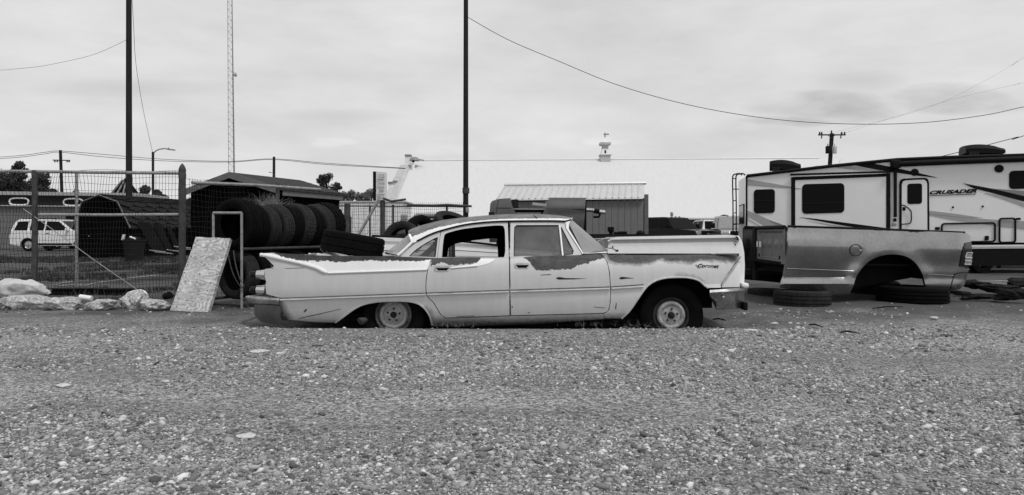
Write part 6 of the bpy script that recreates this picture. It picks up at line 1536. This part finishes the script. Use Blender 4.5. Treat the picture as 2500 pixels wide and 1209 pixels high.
# swooshes
decal('swoosh', 'rv_midgrey', [(216, 432), (330, 450), (450, 470), (578, 494), (578, 506), (400, 494), (216, 478)])
decal('swoosh', 'rv_midgrey', [(218, 690), (320, 730), (420, 775), (560, 838), (380, 838), (218, 748)])
decal('swoosh', 'rv_grey', [(400, 770), (480, 795), (575, 835), (520, 836)], .022)
decal('swoosh', 'rv_white', [(218, 752), (235, 752), (370, 830), (350, 832)], .022)
decal('swoosh', 'rv_black', [(1070, 311), (1180, 302), (1250, 300), (1400, 330), (1560, 365), (1680, 393), (1790, 420), (1640, 405), (1500, 385), (1300, 355)], .02)
decal('swoosh', 'rv_midgrey', [(940, 335), (1060, 320), (1180, 336), (1330, 362), (1150, 357)], .015)
decal('swoosh', 'rv_midgrey', [(1540, 680), (1750, 695), (1960, 720), (2170, 752), (2000, 748), (1700, 714), (1540, 690)], .02)
decal('swoosh', 'rv_midgrey', [(1650, 712), (1900, 740), (2200, 762), (2440, 775), (2640, 785), (2640, 860), (2440, 835), (2250, 815), (1900, 765)], .014)
decal('swoosh', 'rv_black', [(1995, 465), (2200, 503), (2440, 557), (2640, 600), (2640, 650), (2440, 600), (2250, 548), (2080, 505)], .02)
decal('swoosh', 'rv_grey', [(2215, 507), (2440, 524), (2640, 545), (2640, 590), (2440, 553)], .014)
decal('swoosh', 'rv_midgrey', [(2170, 545), (2330, 568), (2640, 680), (2640, 720), (2440, 635), (2280, 580)], .013)
# slide-out
so = [(578, 414), (1392, 384), (1392, 850), (578, 860)]
mb = MB(); P = [R7(x, y, .06) for x, y in so]; mb.prism(P, -rn * .06); sl_ = mb.build('slide_out', 'rv_white', rv)
for poly in ([(578, 415), (612, 414), (612, 860), (578, 860)], [(612, 413), (1360, 385), (1360, 411), (612, 440)], [(1360, 384), (1394, 383), (1394, 850), (1360, 852)]): decal('slide_frame', 'rv_black', poly, .075, sl_)
decal('swoosh', 'rv_black', [(648, 745), (780, 758), (900, 774), (1360, 834), (1300, 842), (1180, 838), (1040, 820), (850, 785)], .07, sl_)
decal('swoosh', 'rv_midgrey', [(612, 503), (665, 510), (640, 514), (612, 511)], .07, sl_)
decal('swoosh', 'rv_midgrey', [(720, 775), (900, 805), (1130, 838), (1100, 840), (880, 810)], .068, sl_)
mb = MB(); mb.tube([R7(570, 396, .1), R7(1400, 372, .1)], .035, 6); mb.build('slide_topper', 'rv_black', rv)
def win(poly, off, parent, bars=()):
    w_ = decal('window', 'rv_black', poly, off, parent)
    cx_ = sum(p[0] for p in poly) / len(poly); cy_ = sum(p[1] for p in poly) / len(poly)
    decal('pane', 'glass_dark', [(cx_ + (x - cx_) * .93, cy_ + (y - cy_) * .93) for x, y in poly], off + .008, w_)
    for (x0, y0, x1, y1) in bars:
        mb = MB(); mb.tube([R7(x0, y0, off + .012), R7(x1, y1, off + .012)], .012, 5); mb.build('glazing_bar', 'rv_black', w_)
win(rrect(272, 515, 445, 712, 26), .022, rv, [(280, 612, 438, 608)]); win(rrect(668, 469, 1016, 713, 32), .075, sl_, [(675, 636, 1010, 628)])
win(rrect(2375, 360, 2620, 510, 34), .022, rv)
# rear window on the back wall
def rear(t, z, off=0): 
    a = zpt(1822.8); b = zpt(1822.8) + backv + skew; p = a.lerp(b, t); nn = Vector((-(b - a).y, (b - a).x, 0)).normalized(); nn = nn if nn.x < 0 else -nn
    return Vector((p.x, p.y, z)) + nn * off
zw0, zw1 = 1.30, 1.95
mb = MB(); mb.prism([rear(.25, zw0, .02), rear(.85, zw0, .02), rear(.85, zw1, .02), rear(.25, zw1, .02)], (.01, 0, 0)); rw = mb.build('window', 'rv_black', rv)
mb = MB(); mb.prism([rear(.29, zw0 + .04, .03), rear(.81, zw0 + .04, .03), rear(.81, zw1 - .04, .03), rear(.29, zw1 - .04, .03)], (.005, 0, 0)); mb.build('pane', 'glass_dark', rw)
# door
door = [(1470, 860), (1470, 470), (1478, 440), (1500, 428), (1600, 422), (1685, 420), (1706, 432), (1715, 462), (1718, 860)]
df = decal('door', 'rv_black', door, .03); decal('door_leaf', 'rv_white', [(1490, 858), (1490, 475), (1500, 450), (1520, 443), (1600, 438), (1670, 436), (1690, 446), (1698, 470), (1700, 858)], .042, df)
win(rrect(1535, 468, 1656, 636, 20), .052, df)
decal('door_latch', 'rv_black', [(1495, 662), (1520, 661), (1520, 690), (1495, 691)], .055, df)
mb = MB(); mb.tube([R7(x, y, .1) for x, y in smooth_path([(1478, 648), (1505, 648), (1535, 668), (1560, 694), (1564, 720), (1564, 770), (1552, 796), (1520, 801), (1478, 803)], 3)], .018, 6); mb.build('grab_handle', 'rv_black', rv)
# awning
mb = MB(); mb.tube([R7(1412, 312, .14), R7(1900, 291, .14), R7(2640, 262, .14)], .085, 12); aw = mb.build('awning_roller', 'rv_black', rv)
mb = MB(); p = R7(1434, 312, .14); mb.box(p, (.24, .2, .24), None, .03); mb.build('end_cap', 'rv_black', aw)
mb = MB(); mb.prism([R7(1420, 325, .12), R7(1446, 324, .12), R7(1446, 745, .12), R7(1420, 747, .12)], -rn * .06); mb.build('awning_arm', 'rv_black', rv)
mb = MB(); p = R7(1432, 768, .06); mb.box(p, (.08, .06, .1), None, .015); mb.build('arm_foot', 'rv_black', rv)
for (x, y, r) in ((1597, 375, 29), (2292, 345, 31)):
    mb = MB(); s_ = 20.5 / F / 3.378; mb.lathe([(r * s_, -.01), (r * s_, .03), (r * s_ * .7, .045), (.001, .04)], R7(x, y, .01), rn, 20); mb.build('speaker', 'rv_black', rv)
for (x, y) in ((1913, 663), (2158, 656)):
    mb = MB(); mb.lathe([(.03, 0), (.025, .02), (.001, .022)], R7(x, y, .012), rn, 10); mb.build('fitting', 'rv_black', rv)
for x0, y0, x1, y1, r in ((1820, 795, 2258, 948, 22), (2295, 755, 2425, 952, 20)):
    lp_ = rrect(x0, y0, x1, y1, r, -.018); P = [R7(x, y, .03) for x, y in lp_]; mb = MB(); mb.tube(P + [P[0]], .026, 6, False); mb.build('baggage_door', 'rv_black', rv)
for poly in (rrect(1763, 826, 1803, 850, 8), rrect(2172, 898, 2208, 936, 9), rrect(2428, 750, 2470, 768, 6)): decal('latch', 'rv_black', poly, .03)
for poly in (rrect(1408, 793, 1446, 797, 1), rrect(1406, 803, 1448, 815, 1)): decal('caution_label', 'rv_grey', poly, .02)
for poly in ([(1405, 765), (1448, 763), (1448, 845), (1405, 846)],): pass
# name
text_on('lettering', 'CRUSADER', 'rv_black', rv, *[R7(x, y, .02) for x, y in ((1722, 527), (2112, 510), (2110, 543), (1718, 559))], shear=.35, bold=.05, th=-rn * .004)
decal('lettering_underline', 'rv_black', [(1724, 564), (2105, 551), (2100, 556), (1728, 568)], .02)
# roof gear
def ac(x0, x1, y0, y1, label_):
    a, b = R7(x0, y1), R7(x1, y1); cx_, w_ = (a + b) / 2, (b - a).length; h_ = (y1 - y0) / 3.378 * a.y / F; d_ = (b - a).normalized(); mb = MB(); bx = -rn
    rows = []
    for k in range(9):
        t = k / 8; hh = h_ * (.55 + .45 * math.sin(math.pi * min(1, t * .9 + .18)) ** .6) ; inset = .0 if 0 < k < 8 else .06
        base = a + d_ * w_ * t + bx * .9 + Vector((0, 0, .1))
        row = [base + bx * .4 + Vector((0, 0, 0))] 
        rows.append([base - bx * .38 + Vector((0, 0, .02)), base - bx * .4 + Vector((0, 0, hh * .55)), base - bx * .3 + Vector((0, 0, hh * .95)), base + Vector((0, 0, hh)), base + bx * .3 + Vector((0, 0, hh * .95)), base + bx * .4 + Vector((0, 0, hh * .5)), base + bx * .38 + Vector((0, 0, .02))])
    mb.grid(rows); n_ = 7; mb.add(rows[0], [tuple(range(7))]); mb.add(rows[-1], [tuple(range(7))]); o = mb.build('air_conditioner', 'rv_black', rv)
    for k in range(7):
        p = a + d_ * w_ * (.1 + .035 * k) + bx * .48 + Vector((0, 0, h_ * .35)); mb = MB(); mb.box(p, (.02, .02, h_ * .45)); mb.build('louvre', 'dark_steel', o)
    return o
ac(405, 668, 278, 368, ''); ac(2060, 2398, 148, 235, '')
for x0, x1, y in ((800, 905, 322), (1705, 1825, 250), (1520, 1550, 262)):
    a, b = R7(x0, y), R7(x1, y); p = (a + b) / 2 - rn * 1.2; mb = MB(); mb.box(p + Vector((0, 0, .06)), ((b - a).length, .4, .12), None, .03); mb.build('roof_vent', 'rv_white', rv)
# ladder
lad = []
for x in (1789.5, 1797.5):
    mb = MB(); Yl = 23.4 if x < 1793 else 22.9; path = [(x, 566), (x, 500), (x - 1, 440), (x + 1, 428), (x + 6, 425.5), (x + 16, 424), (x + 22, 428)]; mb.tube(smooth_path([tuple(W(px_, py_, Yl)) for px_, py_ in path], 4), .022, 6); mb.build('ladder_rail', 'rv_black', rv)
for y in (548, 520, 490, 462, 436):
    mb = MB(); mb.tube([W(1789.5, y, 23.4), W(1797.5, y, 22.9)], .018, 6); mb.build('ladder_rung', 'rv_black', rv)
for y in (462, 547):
    mb = MB(); mb.tube([W(1790, y, 23.1), W(1803, y, 23.1)], .018, 6); mb.build('ladder_bracket', 'rv_black', rv)
mb = MB(); a, b = zpt(1825), zpt(2640); mb.prism([a - rn * .12 + Vector((0, 0, -.18)), b - rn * .12 + Vector((0, 0, -.18)), b - rn * .12, a - rn * .12], -rn * 2.2); mb.build('chassis', 'black', rv)
for px in (2150, 2205):
    p = zpt(px); mb = MB(); mb.lathe([(.15, .1), (.34, .11), (.37, .05), (.37, -.1), (.15, -.12)], (p.x - rn.x * .3, p.y - rn.y * .3, .37), rn, 24); mb.build('wheel', 'rubber', rv)
for px in (1850, 2450):
    p = zpt(px); mb = MB(); mb.tube([(p.x - rn.x * .4, p.y - rn.y * .4, 0), (p.x - rn.x * .4, p.y - rn.y * .4, zbot)], .05, 8); mb.build('stabiliser_leg', 'black', rv)
mb = MB(); p0 = rear(.1, .62, .12); p1 = rear(.9, .62, .12); mb.tube([p0, p1], .06, 8); mb.build('rear_bumper', 'black', rv)

# black flatbed in front of the trailer at the right
bt = thing('black_flatbed', 'low black flatbed with a pale edge between the pickup bed and the travel trailer', 'trailer', (W(2280, 0, 17.6).x, 17.6, 0))
def w8(x, y): return W(x, y, 17.4)
mb = MB(); a, b = w8(1990, 611), w8(2620, 605); mb.prism([w8(1990, 611.5), w8(2620, 606), w8(2620, 648), w8(1990, 652)], (0, 1.6, 0)); mb.build('frame', 'rv_black', bt)
mb = MB(); mb.prism([w8(1988, 606.5) + Vector((0, -.02, 0)), w8(2622, 600) + Vector((0, -.02, 0)), w8(2622, 605.5) + Vector((0, -.02, 0)), w8(1988, 611) + Vector((0, -.02, 0))], (0, 1.65, 0)); mb.build('deck_edge', 'trim_light', bt)
for x in (2080, 2400):
    p = w8(x, 0); mb = MB(); mb.lathe([(.12, .09), (.25, .1), (.26, -.1), (.12, -.1)], (p.x, 17.5, .26), (0, -1, 0), 20); mb.build('wheel', 'rubber', bt)
